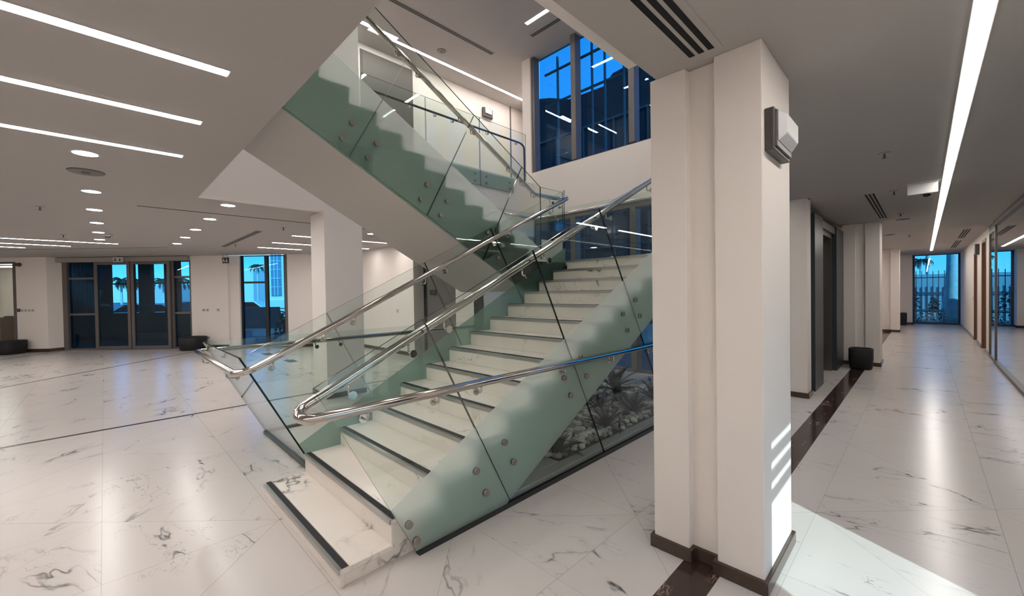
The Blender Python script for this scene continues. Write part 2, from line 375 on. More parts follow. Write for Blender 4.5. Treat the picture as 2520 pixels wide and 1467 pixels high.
# back wall with the two window bands
bw = MB()
bw.box(-6.78, -6.52, 7.2, 7.5, 0, ZR); bw.box(-6.52, -1.43, 7.2, 7.5, 3.30, 4.39); bw.box(-1.43, 1.24, 7.2, 7.3, ZC + .1, ZR)
struct(bw.build('wall_back', 'wall'))
def curtain(name, x0, x1, z0, z1, mull, header, mw=.12):
    r = sthing(name, ((x0 + x1) / 2, 7.3, z0))
    fm = MB(); fm.box(x0, x0 + .09, 7.24, 7.42, z0, z1); fm.box(x1 - .06, x1, 7.24, 7.42, z0, z1)
    if header: fm.box(x0 + .09, x1 - .06, 7.22, 7.42, z1 - header, z1)
    fm.box(x0 + .09, x1 - .06, 7.3, 7.42, z0, z0 + .05)
    fm.build('window_frame', 'frame', r)
    for mx in mull: MB().box(mx - mw / 2, mx + mw / 2, 7.22, 7.42, z0 + .05, z1 - header).build('mullion', 'frame', r)
    MB().box(x0 + .09, x1 - .06, 7.44, 7.45, z0 + .05, z1).build('pane', 'blue', r)
    return r
w1 = curtain('window_1', -6.52, -1.43, 0.0, 3.30, [-5.36, -3.94, -2.5], .11)
w2 = curtain('window_2', -6.52, -1.43, 4.39, ZR, [-5.30, -3.94, -2.6], 0)
for mx in (-6.05, -5.63, -5.1, -4.78, -4.33, -3.3): MB().box(mx - .013, mx + .013, 7.62, 7.68, 4.4, ZR).build('glazing_bar', 'frame', w2)
for mz in (6.10, 6.85): MB().box(-6.5, -1.45, 7.70, 7.75, mz - .018, mz + .018).build('glazing_bar', 'frame', w2)
# left of the hall: wall behind the staircase
lw = MB(); lw.box(-12.6, -9.30, 5.57, 5.72, 0, ZC); lw.box(-9.30, -9.13, 5.57, 7.3, 0, ZC)
struct(lw.build('wall_back_left', 'wall'))
struct(MB().box(-12.4, -9.28, 5.548, 5.57, 0, .09).build('baseboard_back_left', 'base'))
lw = MB(); lw.box(-8.5, -7.38, 5.57, 5.66, 0, ZC); struct(lw.build('wall_lift_lobby', 'darkwall'))
struct(MB().box(-7.38, -6.6, 5.57, 5.72, 0, ZC).box(-6.75, -6.6, 5.57, 7.3, 0, ZC).build('wall_left_stair', 'wall'))
dd = thing('lift_door', (-8.81, 5.75, 0), 'tall black door in the passage behind the staircase', 'door')
MB().box(-9.12, -8.5, 5.86, 5.9, 0, 2.35).build('door_leaf', 'blackgloss', dd); MB().box(-9.12, -8.5, 5.8, 5.9, 2.35, ZC).build('door_header', 'black', dd)
MB().box(-8.54, -8.5, 5.57, 5.86, 0, 2.35).build('door_jamb', 'darkframe', dd)
sg = thing('lift_call_panel', (-8.25, 5.55, 1.62), 'small black panel with a tiny screen on the dark grey wall behind the stair glass', 'wall panel')
MB().box(-8.37, -8.13, 5.545, 5.57, 1.56, 1.68).build('panel', 'black', sg); MB().box(-8.22, -8.16, 5.54, 5.545, 1.59, 1.65).build('screen', 'dgrey', sg)
# corridor left side
cw = MB(); cw.box(-1.6, -1.42, 7.5, 8.4, 0, ZC); cw.box(-1.6, -1.42, 9.9, 24.4, 0, ZC); cw.box(-1.6, -1.42, 8.4, 9.9, 2.62, ZC)
struct(cw.build('wall_corridor_left', 'wall'))
struct(MB().box(-1.42, -.33, 23.6, 24.4, 0, ZC).build('wall_corridor_end', 'wall'))
struct(MB().box(-.6, -.31, 23.57, 23.6, 0, .09).box(-.33, -.31, 23.57, 24.3, 0, .09).build('baseboard_corridor_end', 'base'))
# corridor right side
rw = MB(); rw.box(1.04, 1.2, 13.9, 14.72, 0, ZC); rw.box(1.04, 1.2, 15.72, 17.0, 0, ZC); rw.box(1.04, 1.2, 17.95, 24.4, 0, ZC)
rw.box(1.04, 1.2, 14.72, 15.72, 2.7, ZC); rw.box(1.04, 1.2, 17.0, 17.95, 2.7, ZC); rw.box(1.2, 5, 13.9, 14.0, 0, ZC) if False else None
struct(rw.build('wall_corridor_right', 'wall'))
bb = MB(); bb.box(1.02, 1.04, 13.9, 14.72, 0, .09); bb.box(1.02, 1.04, 15.72, 17.0, 0, .09); bb.box(1.02, 1.04, 17.95, 24.3, 0, .09)
struct(bb.build('baseboard_corridor_right', 'kerb'))
for i, (y0, y1) in enumerate(((14.72, 15.72), (17.0, 17.95))):
    r = sthing('door_%d' % (i + 2), (1.08, (y0 + y1) / 2, 0))
    MB().box(1.03, 1.16, y0, y0 + .07, 0, 2.7).box(1.03, 1.16, y1 - .07, y1, 0, 2.7).box(1.03, 1.16, y0 + .07, y1 - .07, 2.63, 2.7).build('door_frame', 'wood', r)
    MB().box(1.10, 1.14, y0 + .07, y1 - .07, 0.01, 2.63).build('door_leaf', 'wood', r)
    MB().tube([(1.10, y0 + .13, 1.0), (1.05, y0 + .13, 1.0), (1.05, y0 + .25, 1.0)], .01, 8).build('door_handle', 'steel', r)
# window at the corridor end
r = sthing('window_3', (.36, 24.35, 0))
MB().box(-.33, -.26, 24.28, 24.4, 0, ZC).box(.98, 1.04, 24.28, 24.4, 0, ZC).box(-.26, .98, 24.28, 24.4, 0, .07).box(-.26, .98, 24.3, 24.4, ZC - .03, ZC).build('window_frame', 'darkframe', r)
MB().box(-.26, .98, 24.34, 24.35, .07, ZC - .03).build('pane', 'blue', r)
# glazed partition on the right of the corridor with the room behind it
r = sthing('wall_glazed_right', (1.04, 8, 0))
MB().box(1.0, 1.08, 2.86, 12.85, 0, .06).box(1.0, 1.08, 2.86, 12.85, ZC - .09, ZC).box(1.02, 1.06, 12.80, 12.88, .06, ZC - .09).box(1.02, 1.06, 13.82, 13.9, 0, ZC).box(1.0, 1.08, 2.86, 2.98, .06, ZC - .09).box(1.02, 1.06, 12.88, 13.82, 0, .06).box(1.02, 1.06, 12.88, 13.82, 2.7, ZC).build('partition_frame', 'frame', r)
MB().box(1.036, 1.046, 2.98, 12.80, .06, ZC - .09).build('pane', 'partition', r)
MB().box(1.036, 1.046, 12.94, 13.76, .06, 2.7).build('pane', 'partition', r)
struct(MB().box(7, 7.15, 2.86, 24.4, -.1, ZC).build('wall_room_right', 'wall'))
r = sthing('window_4', (4, 24.35, 0))
MB().box(1.2, 6.9, 24.28, 24.4, 0, .3).box(1.2, 6.9, 24.28, 24.4, 2.7, ZC).box(1.2, 1.3, 24.28, 24.4, .3, 2.7).box(2.7, 2.78, 24.28, 24.4, .3, 2.7).box(4.6, 4.68, 24.28, 24.4, .3, 2.7).box(1.3, 6.9, 24.3, 24.38, 1.7, 1.75).build('window_frame', 'darkframe', r)
MB().box(1.3, 6.9, 24.34, 24.35, .3, 2.7).build('pane', 'blue', r)
struct(MB().box(1.2, 7, 24.4, 24.5, ZC, 3.2).build('wall_room_end', 'wall'))
# near right wall with the low window the sun comes through
rw = MB(); rw.box(1.04, 1.24, -7, 1.60, 0, ZC); rw.box(1.04, 1.24, 1.60, 2.74, 2.02, ZC); rw.box(1.04, 1.24, 2.74, 2.86, 0, ZC); rw.box(1.04, 7, 2.86, 2.98, 0, ZC)
struct(rw.build('wall_near_right', 'wall'))
r = sthing('window_5', (1.12, 2.15, 0))
wf = MB(); wf.box(1.08, 1.2, 1.60, 1.64, 0, 2.02); wf.box(1.08, 1.2, 2.70, 2.74, 0, 2.02); wf.box(1.08, 1.2, 1.64, 2.70, 0, .05); wf.box(1.08, 1.2, 1.64, 2.70, 1.98, 2.02)
for k in range(4): wf.box(1.10, 1.16, 1.64, 2.70, 1.56 + k * .11, 1.60 + k * .11)
wf.build('window_frame', 'frame', r); MB().box(1.13, 1.14, 1.64, 2.70, .05, 1.98).build('pane', 'daylight', r)

# ---- entrance front (local s,d,z)
pf = MB(F); pf.box(-15.06, -14.13, 12.4, 12.9, 0, ZC); pf.box(-14.13, -14.0, 12.72, 12.9, 0, ZC); pf.box(-14.0, -10.0, 12.7, 12.8, 2.80, ZC)
pf.prism([(-14.13, 12.4), (-14.0, 12.72), (-14.13, 12.9)], 0, ZC, 'z')
pf.box(-10.0, -8.85, 12.72, 12.92, 0, ZC); pf.box(-8.85, -8.54, 12.80, 12.98, 0, ZC); pf.box(-7.0, -4.7, 12.72, 12.92, 0, ZC)
struct(pf.build('wall_entrance', 'wall'))
bb = MB(F); bb.box(-15.0, -14.13, 12.38, 12.4, 0, .1); bb.prism([(-14.13, 12.38), (-13.99, 12.70), (-14.0, 12.72), (-14.13, 12.4)], 0, .1, 'z'); bb.box(-10.0, -8.85, 12.7, 12.72, 0, .1); bb.box(-7.05, -4.9, 12.7, 12.72, 0, .1)
struct(bb.build('baseboard_entrance', 'base'))
r = sthing('door_1', fw(-12, FD, 0))
d = MB(F); d.box(-14.0, -13.85, FD - .04, FD + .06, 0, 2.74); d.box(-10.62, -10.55, FD - .02, FD + .06, 0, 2.74); d.box(-10.05, -10.0, FD - .02, FD + .06, 0, 2.74)
d.box(-13.03, -12.96, FD - .02, FD + .06, 0, 2.74)
for s0, s1 in ((-13.85, -13.03), (-10.55, -10.05)):
    d.box(s0, s1, FD, FD + .06, 2.2, 2.26); d.box(s0, s1, FD, FD + .06, 1.08, 1.14); d.box(s0, s1, FD, FD + .06, 0, .05)
d.build('door_frame', 'frame', r)
MB(F).box(-14.22, -10.0, FD - .17, FD - .01, 2.73, 2.86).build('operator_box', 'header', r)
MB(F).box(-13.85, -13.03, FD + .03, FD + .04, .05, 2.74).build('pane', 'blue', r)
MB(F).box(-10.55, -10.05, FD + .03, FD + .04, .05, 2.74).build('pane', 'blue', r)
for s0, s1 in ((-12.96, -11.86), (-11.83, -10.62)):
    lf = MB(F); lf.box(s0, s0 + .09, FD - .08, FD - .02, .01, 2.73); lf.box(s1 - .09, s1, FD - .08, FD - .02, .01, 2.73); lf.box(s0 + .09, s1 - .09, FD - .08, FD - .02, .01, .11); lf.box(s0 + .09, s1 - .09, FD - .08, FD - .02, 2.64, 2.73)
    l = lf.build('sliding_leaf', 'frame', r); MB(F).box(s0 + .09, s1 - .09, FD - .055, FD - .045, .11, 2.64).build('pane', 'blue', l)
r = sthing('window_6', fw(-7.8, 12.9, 0))
d = MB(F); d.box(-8.54, -8.50, 12.86, 12.96, 0, ZC); d.box(-7.80, -7.70, 12.88, 12.96, 0, ZC); d.box(-7.15, -7.10, 12.8, 12.96, 0, ZC); d.box(-7.10, -7.0, 12.74, 12.96, 0, ZC, 1); d.box(-8.5, -7.8, 12.9, 12.96, 2.0, 2.06); d.box(-8.5, -7.13, 12.9, 12.96, 0, .06); d.box(-8.5, -7.13, 12.9, 12.96, ZC - .03, ZC)
d.build('window_frame', ['darkframe', 'frame'], r); MB(F).box(-8.5, -7.13, 12.92, 12.93, .06, ZC - .03).build('pane', 'blue', r)
# office left of the entrance
r = sthing('window_7', fw(-16.5, 12.45, 0))
d = MB(F); d.box(-15.16, -15.06, 12.4, 12.5, 0, 2.75); d.box(-20, -15.16, 12.4, 12.5, 2.69, 2.75); d.box(-20, -15.16, 12.4, 12.5, 0, .06)
d.build('window_frame', 'frame', r); MB(F).box(-20, -15.16, 12.44, 12.45, .06, 2.69).build('pane', 'clear', r)
struct(MB(F).box(-20, -15.06, 12.4, 12.6, 2.75, ZC).build('wall_office_header', 'wall'))
struct(MB(F).box(-20, -19.0, 16.0, 16.15, 0, ZC).build('wall_office_back', 'officewall'))
struct(MB(F).prism([(-15.16, 12.7), (-15.06, 12.7), (-19.0, 16.0), (-19.1, 16.0)], 0, ZC, 'z').build('wall_office_right', 'officewall'))
struct(MB(F).box(-20.1, -20, 12.4, 16.1, 0, ZC).build('wall_office_left', 'officewall'))
struct(MB(F).prism([(-20, 12.6), (-15.2, 12.6), (-19.0, 16.0), (-20, 16.0)], 2.8, ZC + .1, 'z').build('ceiling_office', 'ceil'))
struct(MB(F).prism([(-20, 12.4), (-15.1, 12.4), (-19.0, 16.1), (-20, 16.1)], -.08, 0.004, 'z').build('floor_office', 'floor'))
t = tag(MB(F).box(-19.5, -16.4, 13.4, 13.48, 2.77, 2.8).build('light_strip', 'strip'), 'nearer ceiling light line inside the glazed office at the far left', 'light strip', 'office light lines')
t = tag(MB(F).box(-19.5, -17.9, 14.6, 14.66, 2.77, 2.8).build('light_strip', 'strip'), 'further ceiling light line inside the glazed office at the far left', 'light strip', 'office light lines')
T0 = Matrix.Translation(fw(-16.7, 13.3, 0)) @ F.to_3x3().to_4x4()
dk_ = thing('office_desk', None, 'brown wooden desk behind the office glass at the far left edge', 'desk', T=T0)
d = MB(T0); d.box(-.9, .45, -.35, .35, .70, .745); dt = d.build('desk_top', 'desk', dk_)
MB(T0).box(-.9, .45, -.35, -.32, .02, .70).build('front_panel', 'desk', dk_)
MB(T0).box(.42, .45, -.32, .35, .0, .70).build('side_panel', 'desk', dk_); MB(T0).box(-.9, -.87, -.32, .35, 0, .70).build('side_panel', 'desk', dk_)
MB(T0).box(.47, .50, -.4, .4, 0.0, 1.05).build('privacy_screen', 'wood', dk_)
T1 = Matrix.Translation(fw(-16.62, 13.25, .746)) @ F.to_3x3().to_4x4()
lp = thing('desk_phone', None, 'black desk phone with raised screen standing on the office desk', 'phone', T=T1)
MB(T1).prism([(-.12, 0), (.12, 0), (.12, .03), (-.12, .09)], -.1, .1, 'x').build('phone_base', 'black', lp)
MB(T1).prism([(.0, .03), (.05, .03), (.14, .32), (.10, .33)], -.02, .24, 'x').build('phone_screen', 'black', lp)

# ---- floor inlays
def trim(n, mb, mat): return struct(mb.build('trim_%d' % n, mat))
trim(1, MB().box(-1.0, -.80, -7, 24, -.01, .002), 'brown')
trim(2, MB().box(-7.07, -7.01, -7, 2.45, -.01, .002).box(-7.07, -7.01, 3.3, 5.55, -.01, .002), 'inlay')
t3 = MB(F)
for s0 in (-9.35, -13.75): t3.box(s0 - .022, s0 + .022, 6.5, 12.68 if s0 > -12 else 12.36, -.01, .002)
trim(3, t3, 'inlay')
fb = MB()
for i, (x, y) in enumerate(((-10.9, 3.2), (-12.75, 3.15))):
    t = tag(MB().box(x - .22, x + .22, y - .1, y + .1, .0, .006).build('floor_outlet', 'dgrey'), ('nearer' if i == 0 else 'further') + ' dark floor outlet plate on the marble beside the far wall', 'floor outlet', 'floor outlets')

# ---- columns
def column(label, x0, x1, y0, y1, z1, rec=True, side=True):
    r = thing('column', ((x0 + x1) / 2, (y0 + y1) / 2, 0), label, 'column')
    a = x0 + (x1 - x0) * .355; b = x0 + (x1 - x0) * .615; dpt = .055
    if rec: prof = [(x0, y0), (a, y0), (a, y0 + dpt), (b, y0 + dpt), (b, y0), (x1, y0), (x1, y1), (x0, y1)]
    else: prof = [(x0, y0), (x1, y0), (x1, y1), (x0, y1)]
    bevel(MB().prism(prof, 0, z1, 'z').build('shaft', 'wall', r), .003, 1)
    e = .02
    if rec: out = [(x0 - e, y0 - e), (a + e, y0 - e), (a + e, y0 + dpt - e), (b - e, y0 + dpt - e), (b - e, y0 - e), (x1 + e, y0 - e), (x1 + e, y1 + e), (x0 - e, y1 + e)]
    else: out = [(x0 - e, y0 - e), (x1 + e, y0 - e), (x1 + e, y1 + e), (x0 - e, y1 + e)]
    bevel(MB().prism(out, .001, .075, 'z').build('baseboard', 'base', r), .004, 2)
    return r
column('large white square column in the foreground right of the staircase, carrying a grey wall lamp', -1.188, -.585, 2.41, 3.02, ZC)
column('plain white column standing behind the staircase glass under the corner of the ceiling opening', -7.02, -6.45, 2.40, 3.0, ZR, rec=False)
column('white column right beside the dark lift surround, first along the corridor', -1.385, -1.178, 7.15, 7.42, ZC, rec=False)
column('white column with a recessed band just past the lift, black planter at its foot', -1.19, -.61, 10.88, 11.5, ZC)
column('farthest white column near the window at the corridor end', -1.19, -.59, 19.5, 20.1, ZC)

# ---- lift surround
r = thing('lift_surround', (-1.25, 9.2, 0), 'dark grey metal lift portal with recessed steel door on the corridor left side', 'lift')
MB().box(-1.44, -1.17, 7.70, 8.42, 0, 2.74).build('cladding_panel', 'liftclad', r)
MB().box(-1.44, -1.17, 9.90, 10.86, 0, 2.74).build('cladding_panel', 'liftclad', r)
MB().box(-1.40, -1.19, 8.42, 9.90, 2.60, 2.72).build('header_panel', 'liftlight', r)
MB().box(-1.42, -1.24, 8.42, 8.53, 0, 2.62).box(-1.42, -1.24, 9.80, 9.89, 0, 2.62).box(-1.42, -1.24, 8.53, 9.8, 2.52, 2.62).build('door_frame', 'liftlight', r)
for a, b in ((8.53, 9.16), (9.17, 9.80)):
    dl = MB().box(-1.42, -1.38, a, b, 0, 2.52).build('door_panel', 'liftclad', r)
MB().box(-1.375, -1.37, 9.68, 9.76, .1, .55).build('vision_strip', 'black', r)

# ================================================================== STAIRCASE
XR, XL = -2.19, -3.755
TR, RI = .3045, .1496
NY = [.865 + TR * k for k in range(14)]; NZ = [.102 + RI * k for k in range(14)]
ZL = NZ[13]
lowbot = lambda y: .05 + .53 * (y - 2.12)
st = thing('staircase', (-3.6, 3, 0), 'white marble staircase with two flights and a half landing under the ceiling opening', 'staircase')
for k in range(14):
    y, z = NY[k], NZ[k]; zb = NZ[k - 1] if k else 0.0
    yn = NY[k + 1] + .012 if k < 13 else 5.75
    x0, x1 = -3.71, -2.235
    s_ = MB(); s_.box(x0, x1, y + .012, yn + .012 if k < 13 else 4.86, z - .03, z); s_.box(x0, x1, y + .012, y + .034, zb, z - .03)
    so = bevel(s_.build('step', 'step', st), .002, 1)
    n_ = MB(); n_.box(x0 + .002, x1 - .002, y, y + .062, z, z + .004); n_.box(x0 + .002, x1 - .002, y, y + .012, z - .024, z); n_.box(x0 + .004, x1 - .004, y + .022, y + .056, z + .004, z + .007, 1)
    n_.build('nosing_strip', ['alu', 'rubber'], so)
# body of lower flight
prof = [(NY[0] + .034, 0)]
for k in range(14):
    prof.append((NY[k] + .034, NZ[k] - .03))
    if k < 13: prof.append((NY[k + 1] + .034, NZ[k] - .03))
prof += [(4.84, 1.60)]
yb = (1.60 - .034) / .515 + 2.12
prof += [(4.84, lowbot(4.84)), (2.06, 0.0)]
MB().prism([p for p in prof if True], -3.70, -2.25, 'x').build('flight_body', 'step', st)
def zig(side_off=0.0):
    p = [(NY[2] - .02, lowbot(2.12) if False else 0.0)]
    return p
strg = [(1.37, 0.0), (1.37, NZ[1] - .004)] + sum([[(NY[k] + .012, NZ[k - 1] - .004), (NY[k] + .012, NZ[k] - .004)] for k in range(2, 14)], []) + [(4.86, NZ[13] - .004), (4.86, lowbot(4.86)), (2.06, 0.0)]
for xa in (-2.236, -3.722): MB().prism(strg, xa, xa + .012, 'x').build('stringer', 'stringer', st)
# landing
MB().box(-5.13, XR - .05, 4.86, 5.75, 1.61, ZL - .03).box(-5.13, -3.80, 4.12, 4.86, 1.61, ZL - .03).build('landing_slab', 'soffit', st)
bevel(MB().box(-5.13, XR - .05, 4.862, 5.76, ZL - .03, ZL).box(-5.13, -3.74, 4.09, 4.86, ZL - .03, ZL).build('landing_floor', 'step', st), .002, 1)
MB().box(-3.80, -3.785, 4.12, 4.86, 1.63, ZL - .004).build('landing_fascia', 'stringer', st)
# upper flight
UY = [4.106 - .27 * k for k in range(14)]; UZ = [ZL + RI * (k + 1) for k in range(14)]
ubot = lambda y: 3.173 - .54 * (y - 1.085)
for k in range(14):
    y, z = UY[k], UZ[k]; yn = UY[k + 1] if k < 13 else y - .3
    s_ = MB(); s_.box(-5.12, -3.80, yn - .012, y - .012, z - .03, z); s_.box(-5.12, -3.80, y - .034, y - .012, z - RI, z - .03)
    so = s_.build('step', 'step', st)
    MB().box(-5.11, -3.81, y - .062, y, z, z + .004).box(-5.11, -3.81, y - .012, y, z - .024, z).build('nosing_strip', 'alu', so)
up = [(4.12, 1.61), (4.12, UZ[0] - RI - .03)]
for k in range(14):
    up.append((UY[k] - .034, UZ[k] - RI - .03)); up.append((UY[k] - .034, UZ[k] - .03))
up += [(.5, UZ[13] - .03), (.5, ubot(.5)), (3.98, 1.61)]
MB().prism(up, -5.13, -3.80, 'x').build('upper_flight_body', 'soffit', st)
us = [(4.12, 1.63), (4.12, ZL - .004)]
for k in range(14):
    us.append((UY[k] - .012, UZ[k] - RI - .004)); us.append((UY[k] - .012, UZ[k] - .004))
us += [(.5, UZ[13] - .004), (.5, ubot(.5)), (3.96, 1.63)]
MB().prism(us, -3.80, -3.788, 'x').build('stringer', 'stringer', st)

# ---- glass balustrades
def pane(par, poly, x, mat='clear', th=.013, name='glass_panel'):
    """poly in (y,z) on the plane x, dark polished edges"""
    return MB().prism(poly, x - th / 2, x + th / 2, 'x', 0, 1).build(name, [mat, 'edge'], par)
def clip(poly, f):
    """keep the part of poly where f(y,z) >= 0 (f linear)"""
    out = []; n = len(poly)
    for i in range(n):
        a, b = poly[i], poly[(i + 1) % n]; fa, fb = f(*a), f(*b)
        if fa >= 0: out.append(a)
        if (fa >= 0) != (fb >= 0):
            t = fa / (fa - fb); out.append((a[0] + (b[0] - a[0]) * t, a[1] + (b[1] - a[1]) * t))
    return out
def film(par, poly, x, top, bot, dirx, mat='film'):
    p = clip(clip(poly, lambda y, z: top(y) - z), lambda y, z: z - bot(y))
    if len(p) > 2:
        xx = x + dirx * .0085
        MB().add([(xx, a, b) for a, b in p], [tuple(range(len(p)))]).build('frosted_film', mat, par)
def buttons(par, pts, x, dirx, r=.024):
    for y, z in pts:
        MB().cyl((x, y, z), (x + dirx * .022, y, z), r, n=24).cyl((x - dirx * .05, y, z), (x, y, z), .012, n=12).build('standoff_button', 'satin', par)
topl = lambda y: 1.125 + .479 * (y - .74)
fil_t = lambda y: min(.352 + .515 * (y - 1.17), 9)
fil_b = lambda y: lowbot(y)
J = [((1.312, 0.0), (.738, topl(.738))), ((2.125, 0.0), (1.398, topl(1.398))), ((3.41, 0.0), (2.42, topl(2.42))), ((4.83, 0.0), (3.37, topl(3.37)))]
g = .004
rb = thing('glass_balustrade', (XR, 3, 0), 'clear and frosted glass balustrade on the right side of the lower flight, reaching the floor', 'balustrade')
for i in range(4):
    a = J[i]
    if i < 3: b = J[i + 1]; poly = [(a[0][0] + g, 0.03), (b[0][0] - g, 0.03), (b[1][0] - g, b[1][1]), (a[1][0] + g, a[1][1])]
    else: poly = [(a[0][0] + g, .03), (6.0, .03), (6.0, 3.0), (4.75, 3.0), (a[1][0] + g, a[1][1])]
    p = pane(rb, poly, XR); film(p, poly, XR, fil_t, fil_b, 1)
buttons(rb, [(1.262, .218), (1.312, .10), (1.789, .372), (1.874, .192), (2.063, .498), (2.152, .326), (2.778, .857), (2.866, .69), (3.11, .822), (3.02, 1.0), (3.76, 1.36), (3.845, 1.183), (4.02, 1.496), (4.113, 1.32)], XR + .009, 1)
MB().box(XR - .02, XR + .022, 1.33, 6.0, 0, .03).build('floor_channel', 'darkframe', rb)
lb = thing('glass_balustrade', (XL, 3, 0), 'glass balustrade between the two flights, frosted over the stringers, turning at the landing', 'balustrade')
XLL, XLU = -3.742, -3.768
Jt = J[:3]
for i in range(4):
    a = J[i]
    if i < 3: b = J[i + 1]; poly = [(a[0][0] + g, 0.0), (b[0][0] - g, 0.0), (b[1][0] - g, b[1][1]), (a[1][0] + g, a[1][1])]
    else: poly = [(a[0][0] + g, 0.0), (4.84, 0.0), (4.84, topl(4.84)), (a[1][0] + g, a[1][1])]
    poly = clip(poly, lambda y, z: z - max(lowbot(y), 0.0) if True else 1) if i else clip(poly, lambda y, z: z)
    p = pane(lb, poly, XLL); film(p, poly, XLL, fil_t, fil_b, 1, 'film_green')
utop = lambda y: 3.057 - .5565 * (y - 4.335)
uft = lambda y: 3.77 - .569 * (y - 1.568)
JU = [((.55, ubot(.55)), (1.05, utop(1.05))), ((1.642, 2.879), (2.345, utop(2.345))), ((2.481, 2.438), (3.162, utop(3.162))), ((3.267, 1.993), (3.97, utop(3.97)))]
for i in range(4):
    a = JU[i]
    if i < 3: b = JU[i + 1]; poly = [(a[0][0] + g, a[0][1]), (b[0][0] - g, b[0][1]), (b[1][0] - g, b[1][1]), (a[1][0] + g, a[1][1])]
    else: poly = [(a[0][0] + g, a[0][1]), (3.95, 1.63), (4.335, 1.63), (4.335, 3.057), (a[1][0] + g, a[1][1])]
    p = pane(lb, poly, XLU); film(p, poly, XLU, uft, lambda y: 0, -1)
poly = [(4.340, 1.63), (4.835, 1.63), (4.835, 3.062), (4.340, 3.057)]
p = pane(lb, poly, XLU); film(p, poly, XLU, lambda y: 2.33, lambda y: 0, -1)
buttons(lb, [(1.668, 3.20), (1.574, 3.035), (1.91, 3.065), (1.816, 2.91), (2.482, 2.765), (2.398, 2.60), (2.733, 2.625), (2.648, 2.46), (3.331, 2.33), (3.25, 2.17), (3.5, 2.03), (3.58, 2.2)], XLU + .009, 1)
# guard around the space below the upper flight: leaning front pane and upright side panes
XG = -5.42
ug = thing('glass_guard', (-4.6, 1.2, 0), 'clear glass guard with a leaning front pane closing the space under the upper flight', 'balustrade')
y0, y1, z1 = 1.31, .745, 1.12
MB().add([(XL - .02, y0, .03), (XG, y0, .03), (XG, y1, z1), (XL - .02, y1, z1), (XL - .02, y0 - .012, .024), (XG, y0 - .012, .024), (XG, y1 - .012, z1 - .006), (XL - .02, y1 - .012, z1 - .006)],
         [(0, 1, 2, 3), (4, 7, 6, 5)]).add([(XL - .02, y0, .03), (XG, y0, .03), (XG, y1, z1), (XL - .02, y1, z1), (XL - .02, y0 - .012, .024), (XG, y0 - .012, .024), (XG, y1 - .012, z1 - .006), (XL - .02, y1 - .012, z1 - .006)],
         [(1, 5, 6, 2), (3, 7, 4, 0), (2, 6, 7, 3), (0, 4, 5, 1)], 1).build('glass_panel', ['clear', 'edge'], ug)
for a, b in (((1.31, .745), (5.8, 5.8)),):
    pane(ug, [(a[0], .03), (b[0], .03), (b[1], z1), (a[1], z1)], XG)
MB().box(XG, XL - .03, y0 - .03, y0 + .01, 0, .03).box(XG - .02, XG + .02, y0, 5.8, 0, .03).build('floor_channel', 'liftclad', ug)
MB().prism([(1.325, 0.0), (1.325, .2), (1.30, .2)], XL - .012, XL + .0, 'x').build('corner_plate', 'steel', ug)

# ---- handrails
RR = .0275
def bracket(par, rail, gx, dz=.085, side=1):
    """short pin under the rail, bent towards the glass, ending in a disc"""
    x, y, z = rail; pts = fillet([(x, y, z - RR * .8), (x, y, z - dz), (gx + side * .012, y, z - dz)], .022, 4)
    MB().tube(pts, .0065, 10).cyl((gx + side * .003, y, z - dz), (gx + side * .013, y, z - dz), .024, n=20).cyl((x, y, z - RR * .8 - .004), (x, y, z - RR * .8 + .006), .012, n=12).build('bracket', 'steel', par)
railA = lambda y: 1.052 + .482 * (y - .78)
hr = thing('handrail', (XR, 3, .9), 'polished steel handrail looping round the front edge of the right stair glass', 'handrail')
XA, XB = XR - .062, XR + .062
ZB = .985
path = [(XA, 5.05, railA(4.9)), (XA, 4.90, railA(4.9)), (XA, .86, railA(.86)), (XA + .005, .70, ZB + .035), (XR, .665, ZB + .012), (XB - .005, .70, ZB), (XB, .82, ZB), (XB, 6.0, ZB)]
MB().tube(fillet(path, .09, 7), RR, 20).build('rail', 'steel', hr)
for y in (.95, 1.33, 1.60, 2.36, 2.63, 3.33, 3.59, 4.46): bracket(hr, (XA, y, railA(y)), XR, side=-1)
for y in (1.0, 1.46, 1.81, 2.74, 3.5, 4.32): bracket(hr, (XB, y, ZB), XR, dz=.07, side=1)
hl = thing('handrail', (XL, 3, .9), 'polished steel handrail between the flights, wrapping the leaning glass pane in front', 'handrail')
railC = lambda y: 1.012 + .4785 * (y - .77); railU = lambda y: 2.955 - .5565 * (y - 4.29)
XC, XU = XLL + .062, XLU - .068
zf = 1.015
path = [(XU, .80, railU(.80)), (XU, 4.29, 2.955), (XU, 4.80, 2.975), (XL - .02, 4.93, 2.99), (XC, 4.84, railC(4.84)), (XC, .80, railC(.80)), (XC - .005, .69, zf - .005), (XG - .06, .69, zf), (XG - .062, .85, zf), (XG - .062, 5.8, zf)]
pts = fillet(path, .06, 6)
MB().tube(pts, RR, 20).build('rail', 'steel', hl)
for y in (.95, 1.36, 1.63, 2.39, 2.67, 3.42, 3.67, 4.5, 4.72): bracket(hl, (XC, y, railC(y)), XLL, side=1)
for y in (1.35, 2.18, 2.42, 2.98, 3.16, 3.757, 4.0, 4.22): bracket(hl, (XU, y, railU(y)), XLU, side=-1)
bracket(hl, (XU, 4.62, 2.965), XLU, side=-1)
for y in (1.9, 2.2, 3.2, 4.4): bracket(hl, (XG - .062, y, zf), XG, dz=.07, side=-1)
for x in (-5.1, -4.0):
    MB().tube(fillet([(x, .69, zf - .02), (x, .69, zf - .08), (x, .775, zf - .085)], .02, 4), .0065, 10).cyl((x, .765, zf - .084), (x, .777, zf - .088), .022, n=18).build('bracket', 'steel', hl)
